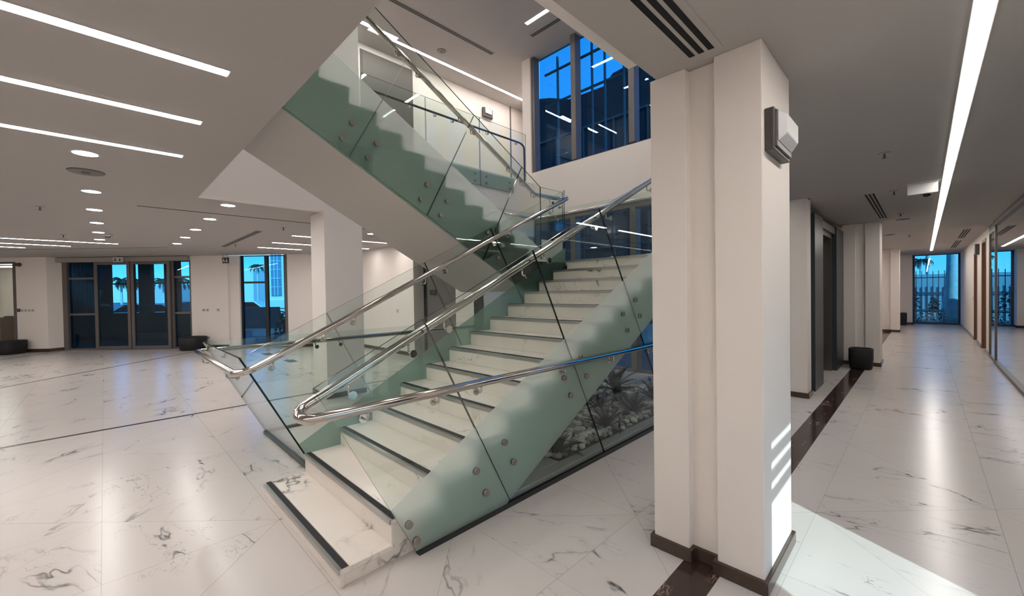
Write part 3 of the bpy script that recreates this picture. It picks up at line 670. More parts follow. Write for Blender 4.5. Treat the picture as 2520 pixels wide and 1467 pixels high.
# landing guard
lg = thing('landing_guard', (-4.2, 5.8, ZL), 'low glass guard with steel rail round the back of the half landing', 'balustrade')
MB().box(-5.2, XR - .02, 5.77, 5.782, ZL - .25, 3.06).build('glass_panel', ['clear'], lg)
pane(lg, [(3.9, 1.75), (5.77, 1.75), (5.77, 3.06), (3.9, 3.06)], -5.19)
MB().tube(fillet([(-5.10, 4.3, 2.955), (-5.10, 5.70, 2.955), (XR - .1, 5.70, 2.955)], .07, 6), .02, 16).build('rail', 'steel', lg)
for x in (-4.6, -3.7, -2.8):
    MB().tube(fillet([(x, 5.70, 2.94), (x, 5.70, 2.875), (x, 5.765, 2.875)], .02, 4), .006, 8).cyl((x, 5.758, 2.875), (x, 5.769, 2.875), .022, n=16).build('bracket', 'steel', lg)
# upper gallery guard
ga = thing('gallery_guard', (-6.42, 5, ZD), 'glass guard with steel rail along the upper gallery edge', 'balustrade')
XGA = -6.42
gtop = 5.19
for a, b in ((3.02, 4.225), (4.24, 5.515), (5.53, 6.90)):
    poly = [(a, 3.80), (b, 3.80), (b, gtop), (a, gtop)] if b < 6 else [(a, 3.80), (6.5, 3.80), (6.5, 4.12), (b, 4.12), (b, gtop), (a, gtop)]
    p = pane(ga, poly, XGA); film(p, [(a, 3.80), (min(b, 6.5), 3.80), (min(b, 6.5), 4.13), (a, 4.13)], XGA, lambda y: 9, lambda y: 0, 1)
MB().box(-6.447, -6.435, 3.02, 6.5, 3.81, ZD - .005).build('deck_fascia', 'stringer', ga)
MB().tube(fillet([(XGA - .06, 3.05, 4.99), (XGA - .06, 6.80, 4.99), (XGA - .06, 6.92, 4.93), (XGA - .06, 6.92, 4.15)], .06, 6), .02, 16).build('rail', 'darkframe', ga)
for y in (3.9, 4.45, 4.85, 5.35, 5.75, 6.6):
    MB().tube(fillet([(XGA - .06, y, 4.975), (XGA - .06, y, 4.91), (XGA, y, 4.91)], .02, 4), .006, 8).cyl((XGA - .006, y, 4.91), (XGA + .016, y, 4.91), .022, n=16).build('bracket', 'satin', ga)
buttons(ga, [(5.375, 4.01), (5.375, 3.87), (5.685, 4.01), (5.685, 3.87), (6.37, 4.0), (6.37, 3.87), (4.1, 4.0), (4.1, 3.87), (4.38, 4.0), (4.38, 3.87)], XGA + .009, 1, .02)

# ================================================================== PLANTING BED
kb = MB(); kb.box(-2.34, -2.225, 2.18, 6.9, 0, .055); kb.box(-5.3, -2.34, 6.15, 6.9, 0, .055); kb.box(-5.3, -2.34, 2.18, 2.90, 0, .055); kb.box(-5.3, -5.15, 2.90, 6.15, 0, .055)
tag(bevel(kb.build('planter_kerb', 'kerb'), .004, 1), 'grey stone kerb framing the pebble bed under the staircase', 'kerb')
tag(MB().box(-5.15, -2.34, 2.90, 6.15, 0, .02).build('gravel_bed', 'soil'), 'dark gravel base showing between the pebbles under the staircase', 'gravel', kind='stuff')
def pebble_mesh(name, seed, mat):
    rnd = random.Random(seed); vs = []; fs = []
    nl, nk = 5, 8
    a = [rnd.uniform(.8, 1.2) for _ in range(nk)]
    vs.append((0, 0, -1))
    for i in range(1, nl):
        th = PI * i / nl
        for k in range(nk): ph = 2 * PI * k / nk; vs.append((math.sin(th) * math.cos(ph) * a[k], math.sin(th) * math.sin(ph) * a[k], -math.cos(th)))
    vs.append((0, 0, 1))
    for k in range(nk): fs.append((0, 1 + (k + 1) % nk, 1 + k)); fs.append((len(vs) - 1, len(vs) - 1 - nk + k, len(vs) - 1 - nk + (k + 1) % nk))
    for i in range(nl - 2):
        for k in range(nk): fs.append((1 + i * nk + k, 1 + i * nk + (k + 1) % nk, 1 + (i + 1) * nk + (k + 1) % nk, 1 + (i + 1) * nk + k))
    me = bpy.data.meshes.new(name); me.from_pydata(vs, [], fs); me.materials.append(M[mat]); me.polygons.foreach_set('use_smooth', [True] * len(fs)); return me
pms = [pebble_mesh('pebble', i, 'pebA' if i % 2 else 'pebB') for i in range(6)]
rnd = random.Random(3); cand = []
yy = 2.95
row = 0
while yy < 6.14:
    xx = -5.12 + (row % 2) * .035
    while xx < -2.38:
        cand.append((xx + rnd.uniform(-.018, .018), yy + rnd.uniform(-.016, .016))); xx += .082
    yy += .066; row += 1
def seen_rank(c):
    x, y = c; dist = math.hypot(x, y)
    # only pebbles clear of the flight underside can be seen from the hall
    return dist + (3 if x < -2.42 - (y - 2.6) * .9 else 0)
cand.sort(key=seen_rank)
near = cand[:300]; rest = cand[300:]
for i, (x, y) in enumerate(near):
    o = bpy.data.objects.new('pebble', pms[rnd.randrange(6)]); COL.objects.link(o)
    sx = rnd.uniform(.034, .052); o.scale = (sx, sx * rnd.uniform(.7, .95), sx * rnd.uniform(.5, .7)); o.location = (x, y, .02 + o.scale[2] + rnd.uniform(0, .022)); o.rotation_euler = (rnd.uniform(-.25, .25), rnd.uniform(-.25, .25), rnd.uniform(0, 6.3))
    c_ = 'pale' if o.data.materials[0] == M['pebA'] else 'grey'
    tag(o, 'rounded %s pebble in the nearer part of the bed under the staircase' % c_, 'pebble', c_ + ' pebbles in the bed under the staircase')
pm = MB(); base = [(v.co.copy(), None) for v in pms[0].vertices]
for (x, y) in rest:
    src = pms[rnd.randrange(6)]; sx = rnd.uniform(.034, .05); sc = Vector((sx, sx * rnd.uniform(.7, .95), sx * .6)); a = rnd.uniform(0, 6.3); R_ = Matrix.Rotation(a, 3, 'Z'); c = Vector((x, y, .02 + sc.z + rnd.uniform(0, .02)))
    pm.add([c + R_ @ Vector((v.co.x * sc.x, v.co.y * sc.y, v.co.z * sc.z)) for v in src.vertices], [tuple(p.vertices) for p in src.polygons], rnd.randrange(2), True)
tag(pm.build('pebbles', ['pebA', 'pebB']), 'white and grey pebbles filling the far part of the bed under the staircase', 'pebbles', kind='stuff')
def cycad(loc, h, label, trunk=0.0, nf=22, seed=0, lean=.75):
    rnd = random.Random(seed); r = thing('cycad', loc, label, 'plant', 'cycads in the pebble bed')
    L0 = Vector(loc); base = L0 + Vector((0, 0, trunk))
    if trunk > 0: MB().cyl(L0, base, .028, .022, n=10).cyl(L0 + Vector((.03, .02, 0)), base, .02, .015, n=8).build('stem', 'soil', r)
    m = MB()
    for i in range(nf):
        a = 2 * PI * i / nf + rnd.uniform(-.2, .2); up_ = rnd.uniform(.25, 1.15) if i % 3 else 1.35; ln = h * rnd.uniform(.8, 1.15)
        d = Vector((math.cos(a), math.sin(a), 0)); side = Vector((-d.y, d.x, 0)); pts = []
        for k in range(8):
            t = k / 7; r_ = ln * t; ang = up_ - t * .75 * (1.2 - up_ * .3)
            if k == 0: p = base.copy()
            else: p = pts[-1] + (d * math.cos(ang) + Vector((0, 0, 1)) * math.sin(ang)) * (ln / 7)
            pts.append(p)
        for k in range(1, 8):
            wd = h * .17 * math.sin(PI * min(1, (k / 7) * .9 + .08)) + .006
            p = pts[k]; dr = (pts[k] - pts[k - 1]).normalized()
            for sgn in (-1, 1):
                for q in (0, .5):
                    pp = pts[k - 1].lerp(pts[k], q); tip = pp + side * sgn * wd + dr * wd * .75 + Vector((0, 0, wd * .25)); bw_ = dr * (ln * .035)
                    m.add([pp - bw_, pp + bw_, tip], [(0, 1, 2)])
        m.tube(pts, [.004] * 7 + [.0015], 4)
    m.build('fronds', 'leaf', r); return r
cycad((-2.47, 3.05, .05), .27, 'dark low cycad at the near tip of the pebble bed', seed=1)
cycad((-2.50, 3.93, .05), .27, 'dark low cycad in the front middle of the pebble bed beside the glass joint', seed=2)
cycad((-2.55, 4.66, .05), .30, 'dark low cycad right of the middle one, close to the white column', seed=3)
cycad((-2.99, 4.56, .05), .19, 'small round cycad close to the slope of the flight', seed=4, nf=16)
cycad((-3.02, 4.98, .05), .40, 'taller cycad with a bare stem in the back of the pebble bed', trunk=.17, seed=5, nf=26)
cycad((-2.68, 5.45, .05), .34, 'cycad half hidden behind the foreground column', seed=6)

# ================================================================== CEILING FITTINGS
def strip(x0, x1, y0, y1, z, label, group):
    r = thing('light_strip', ((x0 + x1) / 2, (y0 + y1) / 2, z), label, 'light strip', group)
    e = .008
    MB().box(x0 - e, x0, y0 - e, y1 + e, z - .004, z + .0).box(x1, x1 + e, y0 - e, y1 + e, z - .004, z).box(x0, x1, y0 - e, y0, z - .004, z).box(x0, x1, y1, y1 + e, z - .004, z).build('channel', 'white', r)
    MB().box(x0, x1, y0, y1, z - .006, z - .001).build('diffuser', 'strip_upper' if z > 5 else 'strip', r); return r
G1 = 'light lines in the near left ceiling'
strip(-2.85, -2.78, -3.2, .53, ZC, 'nearest of three long light lines in the left ceiling, top left of the photo', G1)
strip(-3.78, -3.71, -3.2, .53, ZC, 'middle of three long light lines in the left ceiling', G1)
strip(-4.78, -4.71, -3.2, .53, ZC, 'last of three long light lines in the left ceiling, ending above the first downlight', G1)
G2 = 'light lines in the far left ceiling'
strip(-13.43, -13.37, -6.8, .26, ZC, 'longest of the three far light lines left of the downlight row', G2)
strip(-14.63, -14.57, -6.8, -.55, ZC, 'middle of the three far light lines above the office', G2)
strip(-15.63, -15.57, -6.8, -1.35, ZC, 'shortest far light line at the left picture edge', G2)
G3 = 'light lines behind the rear column'
strip(-9.55, -9.48, 2.88, 6.0 - .6, ZC, 'upper light line left of the rear column, nearest of three', G3)
strip(-11.05, -10.98, 2.89, 5.3, ZC, 'middle light line above the left window, behind the rear column', G3)
strip(-12.35, -12.28, 2.89, 3.95, ZC, 'lowest light line right above the left window', G3)
strip(.165, .232, -5.5, 21.4, ZC, 'very long bright light line running down the corridor ceiling', 'corridor light line')
strip(-8.14, -8.07, 4.0, 8.7, ZR, 'long light line over the upper gallery', 'gallery light lines')
strip(-8.05, -7.96, 2.6, 4.6, ZR, 'shorter light line beside the long one over the upper gallery', 'gallery light lines')
strip(-5.75, -5.05, 6.22, 6.30, ZR, 'short light line in the upper ceiling before the high window', 'upper light lines')
for yy, nm in ((6.22, 'window'), (4.7, 'middle'), (3.2, 'stair'), (1.7, 'near')):  # middle, stair and near rows are unseen lamps added to brighten the void
    for k, xx in enumerate((-5.75, -4.4, -3.05, -1.7)):
        if yy > 6 and k == 0: continue
        strip(xx, xx + .7, yy, yy + .08, ZR, 'short upper ceiling light, %s in the %s row above the stair opening' % (['first', 'second', 'third', 'fourth'][k], nm), 'upper light lines')
strip(-7.6, -7.54, -4.5, 3.2, ZR, 'long upper ceiling light line above the gallery start', 'gallery light lines')
dl0 = None
def downlight(x, y, label, grp):
    global dl0
    if dl0 is None:
        r = thing('downlight', (x, y, ZC), label, 'downlight', grp)
        ring = MB(); n = 28; vs = []
        for rr, z in ((.098, 0), (.098, -.006), (.082, -.006), (.082, 0)):
            vs += [(x + rr * math.cos(2 * PI * i / n), y + rr * math.sin(2 * PI * i / n), ZC + z) for i in range(n)]
        ring.add(vs, [(a * n + i, a * n + (i + 1) % n, (a + 1) * n + (i + 1) % n, (a + 1) * n + i) for a in range(3) for i in range(n)], 0, False)
        ring.build('trim_ring', 'white', r); MB().cyl((x, y, ZC - .004), (x, y, ZC - .001), .082, n=28).build('lens', 'down', r); dl0 = r
    else:
        r = copy_thing(dl0, (x, y, ZC)); tag(r, label, 'downlight', grp)
    return r
o_ = ['nearest and largest', 'second', 'third', 'fourth', 'fifth', 'sixth']
for i, x in enumerate((-5.20, -7.0, -8.42, -9.85, -11.25, -12.6)): downlight(x, -.09 + i * .01, '%s round downlight in the left row leading to the entrance' % o_[i], 'left downlight row')
for i, x in enumerate((-6.88, -8.28, -9.75, -11.15, -12.55)): downlight(x, 1.26, '%s round downlight in the right row leading to the entrance' % o_[i], 'right downlight row')
downlight(-8.24, 4.04, 'single round downlight right of the rear column under the flight', 'single downlight')

def diffuser(x0, x1, y0, y1, z, n, label, along='y'):
    r = thing('air_diffuser', ((x0 + x1) / 2, (y0 + y1) / 2, z), label, 'air diffuser', 'linear air diffusers')
    MB().box(x0, x1, y0, y1, z - .004, z + .001).build('frame', 'ceil', r)
    m = MB()
    if along == 'y':
        w_ = (x1 - x0); p = w_ / (n + 1.0)
        for k in range(n): c = x0 + p * (k + 1); m.box(c - p * .30, c + p * .30, y0 + .03, y1 - .03, z - .0055, z - .004)
    else:
        w_ = (y1 - y0); p = w_ / (n + 1.0)
        for k in range(n): c = y0 + p * (k + 1); m.box(x0 + .03, x1 - .03, c - p * .30, c + p * .30, z - .0055, z - .004)
    m.build('slots', 'slot', r); return r
diffuser(-.945, -.745, .2, 2.345, ZC, 3, 'three slot air diffuser in the ceiling above the foreground column')
diffuser(-.61, -.45, 7.5, 10.4, ZC, 3, 'three slot air diffuser in the corridor ceiling before the planter column')
diffuser(.62, .80, 14.0, 16.6, ZC, 3, 'nearer three slot diffuser on the right of the far corridor light')
diffuser(.62, .80, 17.4, 20.6, ZC, 3, 'further three slot diffuser on the right of the far corridor light')
diffuser(-12.7, -9.2, 2.12, 2.27, ZC, 3, 'long dark air diffuser in the left ceiling pointing at the window', 'x')
diffuser(-7.08, -6.94, 2.0, 6.5, ZR, 3, 'long air diffuser in the upper ceiling parallel to the gallery light')
diffuser(-5.98, -4.9, 6.57, 6.70, ZR, 3, 'short air diffuser beside the short upper light', 'x')
struct(MB().box(-7.72, -7.69, .35, 5.5, ZC - .003, ZC + .001).build('trim_4', 'slot'))
struct(MB(F).box(-12.9, -8.8, 10.45, 10.475, ZC - .003, ZC + .001).box(-14.0, -10.9, 10.44, 10.465, ZC - .003, ZC).build('trim_5', 'slot'))
def sprinkler(x, y, label):
    r = thing('sprinkler', (x, y, ZC), label, 'sprinkler', 'ceiling sprinklers')
    MB().cyl((x, y, ZC - .008), (x, y, ZC), .04, .05, n=16).build('escutcheon', 'satin', r)
    MB().cyl((x, y, ZC - .045), (x, y, ZC - .008), .008, n=8).cyl((x, y, ZC - .05), (x, y, ZC - .046), .018, n=12).build('head', 'dgrey', r)
for x, y, l in ((-8.6, -.6, 'sprinkler head at the left above the far light lines'), (-12.1, -.55, 'sprinkler head near the longest far light line'), (-8.5, 2.42, 'sprinkler head left of the rear column'), (-12.0, 2.33, 'sprinkler head at the far end of the left diffuser'),
                (-.265, 5.35, 'nearest sprinkler head in the corridor ceiling'), (-.28, 7.57, 'second sprinkler head in the corridor ceiling'), (-.285, 10.0, 'third sprinkler head in the corridor ceiling'), (-.25, 14.4, 'farthest sprinkler head in the corridor ceiling')): sprinkler(x, y, l)
def disc(x, y, z, r_, name, label, cat, mat='grey'):
    r = thing(name, (x, y, z), label, cat)
    MB().cyl((x, y, z - .012), (x, y, z), r_ * .93, r_, n=28).build('cover', mat, r); MB().cyl((x, y, z - .016), (x, y, z - .012), r_ * .25, n=16).build('centre', 'dgrey', r); return r
disc(-5.95, -.10, ZC, .14, 'ceiling_speaker', 'round grey ceiling speaker between the first two left row downlights', 'speaker')
disc(-.28, 10.9, ZC, .10, 'ceiling_speaker', 'round speaker in the corridor ceiling beyond the diffuser', 'speaker')
disc(-.6, 13.9, ZC, .10, 'ceiling_speaker', 'flat round speaker far down the corridor ceiling by the column', 'speaker')
disc(-7.72, 5.55, ZR, .10, 'ceiling_speaker', 'round grey speaker in the upper ceiling', 'speaker')
r = thing('smoke_detector', (-11.6, .08, ZC), 'small white smoke detector between the left row downlights', 'smoke detector')
MB().cyl((-11.6, .08, ZC - .03), (-11.6, .08, ZC), .06, .075, n=24).build('base', 'white', r); MB().cyl((-11.6, .08, ZC - .06), (-11.6, .08, ZC - .03), .035, .05, n=20).build('sensor', 'dgrey', r)

# ---- lamps on walls
r = thing('wall_lamp', (-.56, 2.6, 2.42), 'boxy grey wall lamp with pale lens on the foreground column', 'wall lamp')
x = -.585
bevel(MB().box(x, x + .045, 2.455, 2.80, 2.315, 2.535).build('housing', 'dgrey', r), .006, 2)
MB().prism([(2.47, 2.335), (2.785, 2.335), (2.785, 2.52), (2.47, 2.52)], x + .045, x + .056, 'x').build('lens_frame', 'grey', r)
bevel(MB().add([(x + .056, 2.475, 2.36), (x + .056, 2.78, 2.36), (x + .056, 2.78, 2.515), (x + .056, 2.475, 2.515), (x + .095, 2.51, 2.40), (x + .095, 2.75, 2.40), (x + .095, 2.75, 2.495), (x + .095, 2.51, 2.495)],
         [(0, 3, 2, 1), (4, 5, 6, 7), (0, 1, 5, 4), (1, 2, 6, 5), (2, 3, 7, 6), (3, 0, 4, 7)]).build('lens', 'opal', r), .004, 1)
r = thing('wall_lamp', (-8.66, 7.73, 6.62), 'dark framed wall lamp with white lens high on the gallery wall', 'wall lamp')
bevel(MB().box(-8.68, -8.60, 7.56, 7.92, 6.50, 6.76).build('housing', 'dgrey', r), .02, 3); MB().box(-8.60, -8.575, 7.62, 7.86, 6.6, 6.73).build('lens', 'opal', r)
r = thing('wall_lamp', (1.0, 17.0, 2.55), 'small dark wall lamp between the two wooden doors of the corridor', 'wall lamp')
bevel(MB().box(.96, 1.04, 16.35, 16.6, 2.40, 2.68).build('housing', 'dgrey', r), .01, 2); MB().box(.945, .96, 16.38, 16.57, 2.43, 2.65).build('lens', 'opal', r)

# ---- signs
r = thing('exit_sign', (-.01, 7.2, ZC), 'blank white back of a ceiling exit sign in the corridor', 'sign')
bevel(MB().box(-.145, .125, 7.18, 7.215, 2.735, 2.865).build('sign_box', 'white', r), .004, 1); MB().box(-.15, .13, 7.16, 7.235, 2.865, 2.879).build('mount', 'white', r)
c = thing('security_camera', (0.03, 7.42, ZC), 'small dark dome camera showing under the corridor exit sign', 'camera')
MB().cyl((.03, 7.42, 2.76), (.03, 7.42, 2.88), .045, n=20).build('mount', 'white', c)
m = MB(); n = 16
vs = [(.03 + .04 * math.cos(a) * math.cos(b), 7.42 + .04 * math.sin(a) * math.cos(b), 2.76 - .04 * math.sin(b)) for b in (0, .5, 1.0, 1.4) for a in [2 * PI * i / n for i in range(n)]]
m.add(vs, [(k * n + i, k * n + (i + 1) % n, (k + 1) * n + (i + 1) % n, (k + 1) * n + i) for k in range(3) for i in range(n)] + [tuple(3 * n + i for i in range(n))], 0, True); m.build('dome', 'blackgloss', c)
def exit_local(s, d, z, wv, hv, label, face):
    T = Matrix.Translation(fw(s, d, z)) @ F.to_3x3().to_4x4(); r = thing('exit_sign', None, label, 'sign', T=T)
    MB(T).box(-wv / 2, wv / 2, 0, .03, 0, hv).build('sign_box', face, r)
    # running figure and arrow
    p = MB(T); a = -wv * .25
    p.cyl((a, -.004, hv * .78), (a, 0, hv * .78), hv * .09, n=12).prism([(a - hv * .08, hv * .65), (a + hv * .1, hv * .65), (a + hv * .22, hv * .2), (a + hv * .1, hv * .15), (a, hv * .4), (a - hv * .25, hv * .12), (a - hv * .3, hv * .2)], -.004, 0, 'y')
    b = wv * .22; p.prism([(b - hv * .07, hv * .8), (b + hv * .07, hv * .8), (b + hv * .07, hv * .45), (b + hv * .25, hv * .45), (b, hv * .12), (b - hv * .25, hv * .45), (b - hv * .07, hv * .45)], -.004, 0, 'y')
    p.build('pictogram', 'green' if face == 'white' else 'white', r); return r, T
r, T = exit_local(-12.0, 12.45, 2.70, .30, .15, 'small exit sign with running figure and down arrow above the sliding doors', 'white')
MB(T).box(-.02, .02, .01, .02, .15, .18).build('hanger', 'dgrey', r)
r, T = exit_local(-8.62, 12.3, 2.60, .19, .17, 'small dark exit sign hanging on two wires before the wall beside the window', 'signdark')
for a in (-.07, .07): MB(T).box(a - .003, a + .003, .012, .018, .17, .28).build('wire', 'dgrey', r)

# ---- small wall plates
def plate(T, wv, hv, label, mat='white', grp='wall sockets', name='wall_socket', cat='socket', n=2):
    r = thing(name, None, label, cat, grp, T=T)
    bevel(MB(T).box(-wv / 2, wv / 2, -.012, 0, -hv / 2, hv / 2).build('plate', mat, r), .003, 1)
    m = MB(T)
    for k in range(n): c_ = (k - (n - 1) / 2) * wv / max(n, 1) * .6; m.box(c_ - .012, c_ + .012, -.014, -.012, -.016, .016)
    m.build('insert', 'grey', r); return r
FT = lambda s, d, z: Matrix.Translation(fw(s, d, z)) @ F.to_3x3().to_4x4()
for i, (s_, l) in enumerate(((-9.62, 'left socket of the close pair on the wall between doors and window'), (-9.50, 'right socket of the close pair on the wall between doors and window'), (-9.17, 'lone socket near the left window edge'))): plate(FT(s_, 12.72, 1.19), .09, .09, l)
plate(FT(-9.50, 12.72, .33), .12, .09, 'low socket above the planter between doors and window')
for i in range(4): plate(FT(-14.90 + i * .11, 12.4, 1.27), .085, .085, ['first', 'second', 'third', 'last'][i] + ' pale switch counting from the office glass on the left pier', grp='switches on the left pier', name='light_switch', cat='switch', n=1)
plate(FT(-14.93 - .10, 12.4, 1.27) if False else FT(-14.99, 12.395, 1.28), .10, .10, 'brown fire call point on the left pier beside the switches', mat='brownbox', grp=None, name='call_point', cat='call point', n=1)
r = thing('fire_beacon', None, 'brown oval fire beacon high on the left pier', 'fire alarm', T=FT(-14.93, 12.4, 2.66))
T = FT(-14.93, 12.4, 2.66); MB(T).cyl((0, 0, 0), (0, -.03, 0), .06, n=20).build('base', 'brownbox', r); bevel(MB(T).box(-.09, .07, -.08, -.03, -.05, .05).build('sounder', 'brownbox', r), .02, 3)
plate(Matrix.Translation((-9.95, 5.57, 1.14)), .09, .09, 'white switch on the wall behind the staircase', grp=None, name='light_switch', cat='switch', n=1)
plate(Matrix.Translation((1.04, 18.3, 1.2)) @ Matrix.Rotation(-PI / 2, 4, 'Z'), .1, .12, 'white switch near the end of the corridor right wall', grp=None, name='light_switch', cat='switch', n=1)

# ---- black planters
def planter(x, y, w_, h_, label, rz=0):
    T = Matrix.Translation((x, y, 0)) @ Matrix.Rotation(rz, 4, 'Z'); r = thing('planter', None, label, 'planter', T=T)
    n = 28; k = w_ / 2; prof = [(k * .84, 0), (k * .93, .03), (k, h_ * .5), (k, h_ - .01), (k - .02, h_), (k - .035, h_ - .02), (k - .05, h_ * .6)]
    m = MB(T)
    def sq(t, rr):
        cx_, sy_ = math.cos(t), math.sin(t); p = .55
        return (rr * math.copysign(abs(cx_) ** p, cx_), rr * math.copysign(abs(sy_) ** p, sy_))
    vs = []
    for rr, z in prof: vs += [sq(2 * PI * i / n, rr) + (z,) for i in range(n)]
    m.add(vs, [(a * n + i, a * n + (i + 1) % n, (a + 1) * n + (i + 1) % n, (a + 1) * n + i) for a in range(len(prof) - 1) for i in range(n)] + [tuple(range(n))[::-1]], 0, True)
    m.build('pot', 'pot', r)
    m = MB(T); m.add([sq(2 * PI * i / n, k - .05) + (h_ * .7,) for i in range(n)], [tuple(range(n))]); m.build('soil', 'soil', r); return r
p = fw(-14.87, 12.05); planter(p.x, p.y, .58, .40, 'low black planter before the left pier beside the office glass', PI / 4)
p = fw(-9.72, 12.38); planter(p.x, p.y, .60, .40, 'low black planter at the wall right of the sliding doors', PI / 4)
planter(-.865, 10.45, .37, .40, 'black planter on the brown floor stripe past the lift')
planter(-.63, 23.2, .30, .5, 'black planter barely showing behind the farthest column')
# dark opening and glass door on the upper gallery
r = thing('gallery_door', (-8.66, 4.7, ZD), 'dark grey brown doorway high up behind the gallery glass', 'door')
MB().box(-8.68, -8.64, 4.10, 5.33, ZD, 6.9).build('door_leaf', 'darkwall', r)
MB().box(-8.68, -8.65, 4.07, 4.10, ZD, 6.96).box(-8.68, -8.65, 5.33, 5.36, ZD, 6.96).box(-8.68, -8.65, 4.10, 5.33, 6.90, 6.96).build('door_frame', 'darkwall', r)
gs = thing('glass_screen', (-7.4, 3.1, ZD), 'smoked glass screen on the gallery behind the upper flight', 'glass screen')
struct(MB().box(-8.68, -8.66, 8.66, 8.70, ZD, ZR).build('trim_6', 'grey'))

# ================================================================== OUTSIDE
bpy.data.objects.remove(gs)
struct(MB().box(-220, 220, -220, 260, -.35, -.15).build('ground_outside', 'asphalt'))
# vestibule in front of the entrance
vb = MB(F); D2 = 15.5
vb.box(-17.6, -11.7, D2, D2 + .15, 2.95, 3.2); vb.box(-17.6, -11.7, D2, D2 + .15, 0, 1.03)
for a, b in ((-17.6, -16.75), (-15.85, -15.30), (-14.62, -14.40), (-14.18, -13.70), (-13.2, -12.66), (-12.22, -11.7)): vb.box(a, b, D2, D2 + .15, 1.03, 2.95)
for a, b in ((-15.30, -14.62), (-14.40, -14.18), (-13.70, -13.20), (-12.66, -12.22)): vb.box(a, b, D2 + .03, D2 + .1, 2.12, 2.17); 
for c_ in range(9): vb.box(-16.72 + c_ * .1, -16.67 + c_ * .1, D2 + .02, D2 + .1, 1.03, 2.95)
vb.prism([(-10.0, 12.95), (-9.9, 12.95), (-11.6, D2 + .15), (-11.75, D2 + .15)], 0, 3.0, 'z'); vb.box(-14.3, -14.0, 12.9, 12.95, 0, 3.0)
vb.prism([(-14.9, 12.95), (-14.0, 12.85), (-9.9, 12.95), (-11.7, D2 + .15), (-17.6, D2 + .15), (-17.6, 16.2), (-14.9, 16.2)], 2.96, 3.05, 'z')
struct(vb.build('wall_vestibule', 'vest'))
struct(MB(F).prism([(-15.0, 12.75), (-9.9, 12.75), (-11.6, D2 + .15), (-17.6, D2 + .15)], -.1, -.005, 'z').build('floor_vestibule', 'vest'))
# building across the yard seen through the left window
def bld(T, w_, h_, dp, label, mat, wins=None, name='building'):
    r = thing(name, None, label, 'building', T=T)
    MB(T).box(-w_ / 2, w_ / 2, 0, dp, 0, h_).build('wall', mat, r)
    for (a, b, c_, d_) in (wins or []):
        f_ = MB(T).box(a, b, -.06, 0, c_, d_).build('window', 'palewin', r)
        m = MB(T)
        for k in range(1, 3): xx = a + (b - a) * k / 3; m.box(xx - .015, xx + .015, -.09, -.06, c_, d_)
        for k in range(1, 5): zz = c_ + (d_ - c_) * k / 5; m.box(a, b, -.09, -.06, zz - .015, zz + .015)
        m.build('glazing_bars', mat, f_)
    return r
b1 = bld(FT(-14.0, 25.0, -.15), 2.2, 6.5, 6, 'bright white house with a tall gridded window seen through the left window', 'facade', [(-.76 + .05, -.10, 1.75, 4.4)])
T = FT(-14.0, 25.0, -.15); MB(T).box(-1.1, 1.1, -.12, 0, 1.0, 1.5).box(-1.1, -.86, -.08, 0, 1.5, 6.5).build('plinth_moulding', 'facade', b1)
bld(FT(-24, 60, -.15), 8, 5.0, 8, 'low pale building far behind the left window, behind the palm', 'fencewall')
bld(FT(-52, 75, -.15), 9, 6.5, 8, 'pale block seen far through the left sliding door', 'facade')
bld(FT(-66, 75, -.15), 8, 4.0, 8, 'low pale block seen far through the door, left one', 'fencewall')
bld(FT(-41, 80, -.15), 6, 8.0, 8, 'tall pale tower seen far through the right sidelight', 'facade')
bx = thing('building', (-12, 20, -.15), 'dark glazed building with sloping skyline seen through the high window', 'building')
MB().prism([(-30, -.15), (-3, -.15), (-3, 13.0), (-9.6, 12.9), (-10.6, 13.6), (-12.0, 13.5), (-12.6, 13.0), (-15.0, 13.1), (-16.5, 13.7), (-18, 14.1), (-30, 15)], 20, 26, 'y').build('facade', 'farfacade', bx)
mb = MB()
for k in range(13): mb.box(-28 + k * 2.0, -27.9 + k * 2.0, 19.9, 20, 0, 11)
for z in (4, 7.5, 11): mb.box(-28, -3, 19.9, 20, z, z + .12)
mb.build('curtain_grid', 'darkframe', bx)
def palm(loc, h, cr, label, r0=.16, nf=14, seed=0, trunkmat='trunk', grp='palms outside'):
    rnd = random.Random(seed); r = thing('palm_tree', loc, label, 'palm', grp); L0 = Vector(loc); top = L0 + Vector((0, 0, h))
    MB().tube([L0, L0 + Vector((0, 0, h * .3)), L0 + Vector((0, 0, h * .7)), top], [r0 * 1.35, r0 * 1.05, r0, r0 * .8], 12).build('trunk', trunkmat, r)
    m = MB()
    for i in range(nf):
        a = 2 * PI * i / nf + rnd.uniform(-.2, .2); up_ = rnd.uniform(.1, .9); d = Vector((math.cos(a), math.sin(a), 0)); side = Vector((-d.y, d.x, 0)); p = top.copy(); pts = [p.copy()]
        for k in range(6): ang = up_ - k * .38; p = p + (d * math.cos(ang) + Vector((0, 0, 1)) * math.sin(ang)) * cr / 6; pts.append(p.copy())
        for k in range(1, 7):
            wd = cr * .22 * math.sin(PI * (k / 7 * .85 + .12)); dr = (pts[k] - pts[k - 1])
            for sg in (-1, 1): m.add([pts[k - 1], pts[k], pts[k] + side * sg * wd * .8 + dr * .4 - Vector((0, 0, wd * .5))], [(0, 1, 2)]); m.add([pts[k - 1], pts[k - 1] + dr * .5, pts[k - 1] + side * sg * wd * .8 + dr * .5 - Vector((0, 0, wd * .5))], [(0, 1, 2)])
    m.build('crown', 'bush', r); return r
palm(tuple(fw(-21.8, 35, -.15)), 4.3, .9, 'small palm seen through the left half of the left window', r0=.07, seed=1)
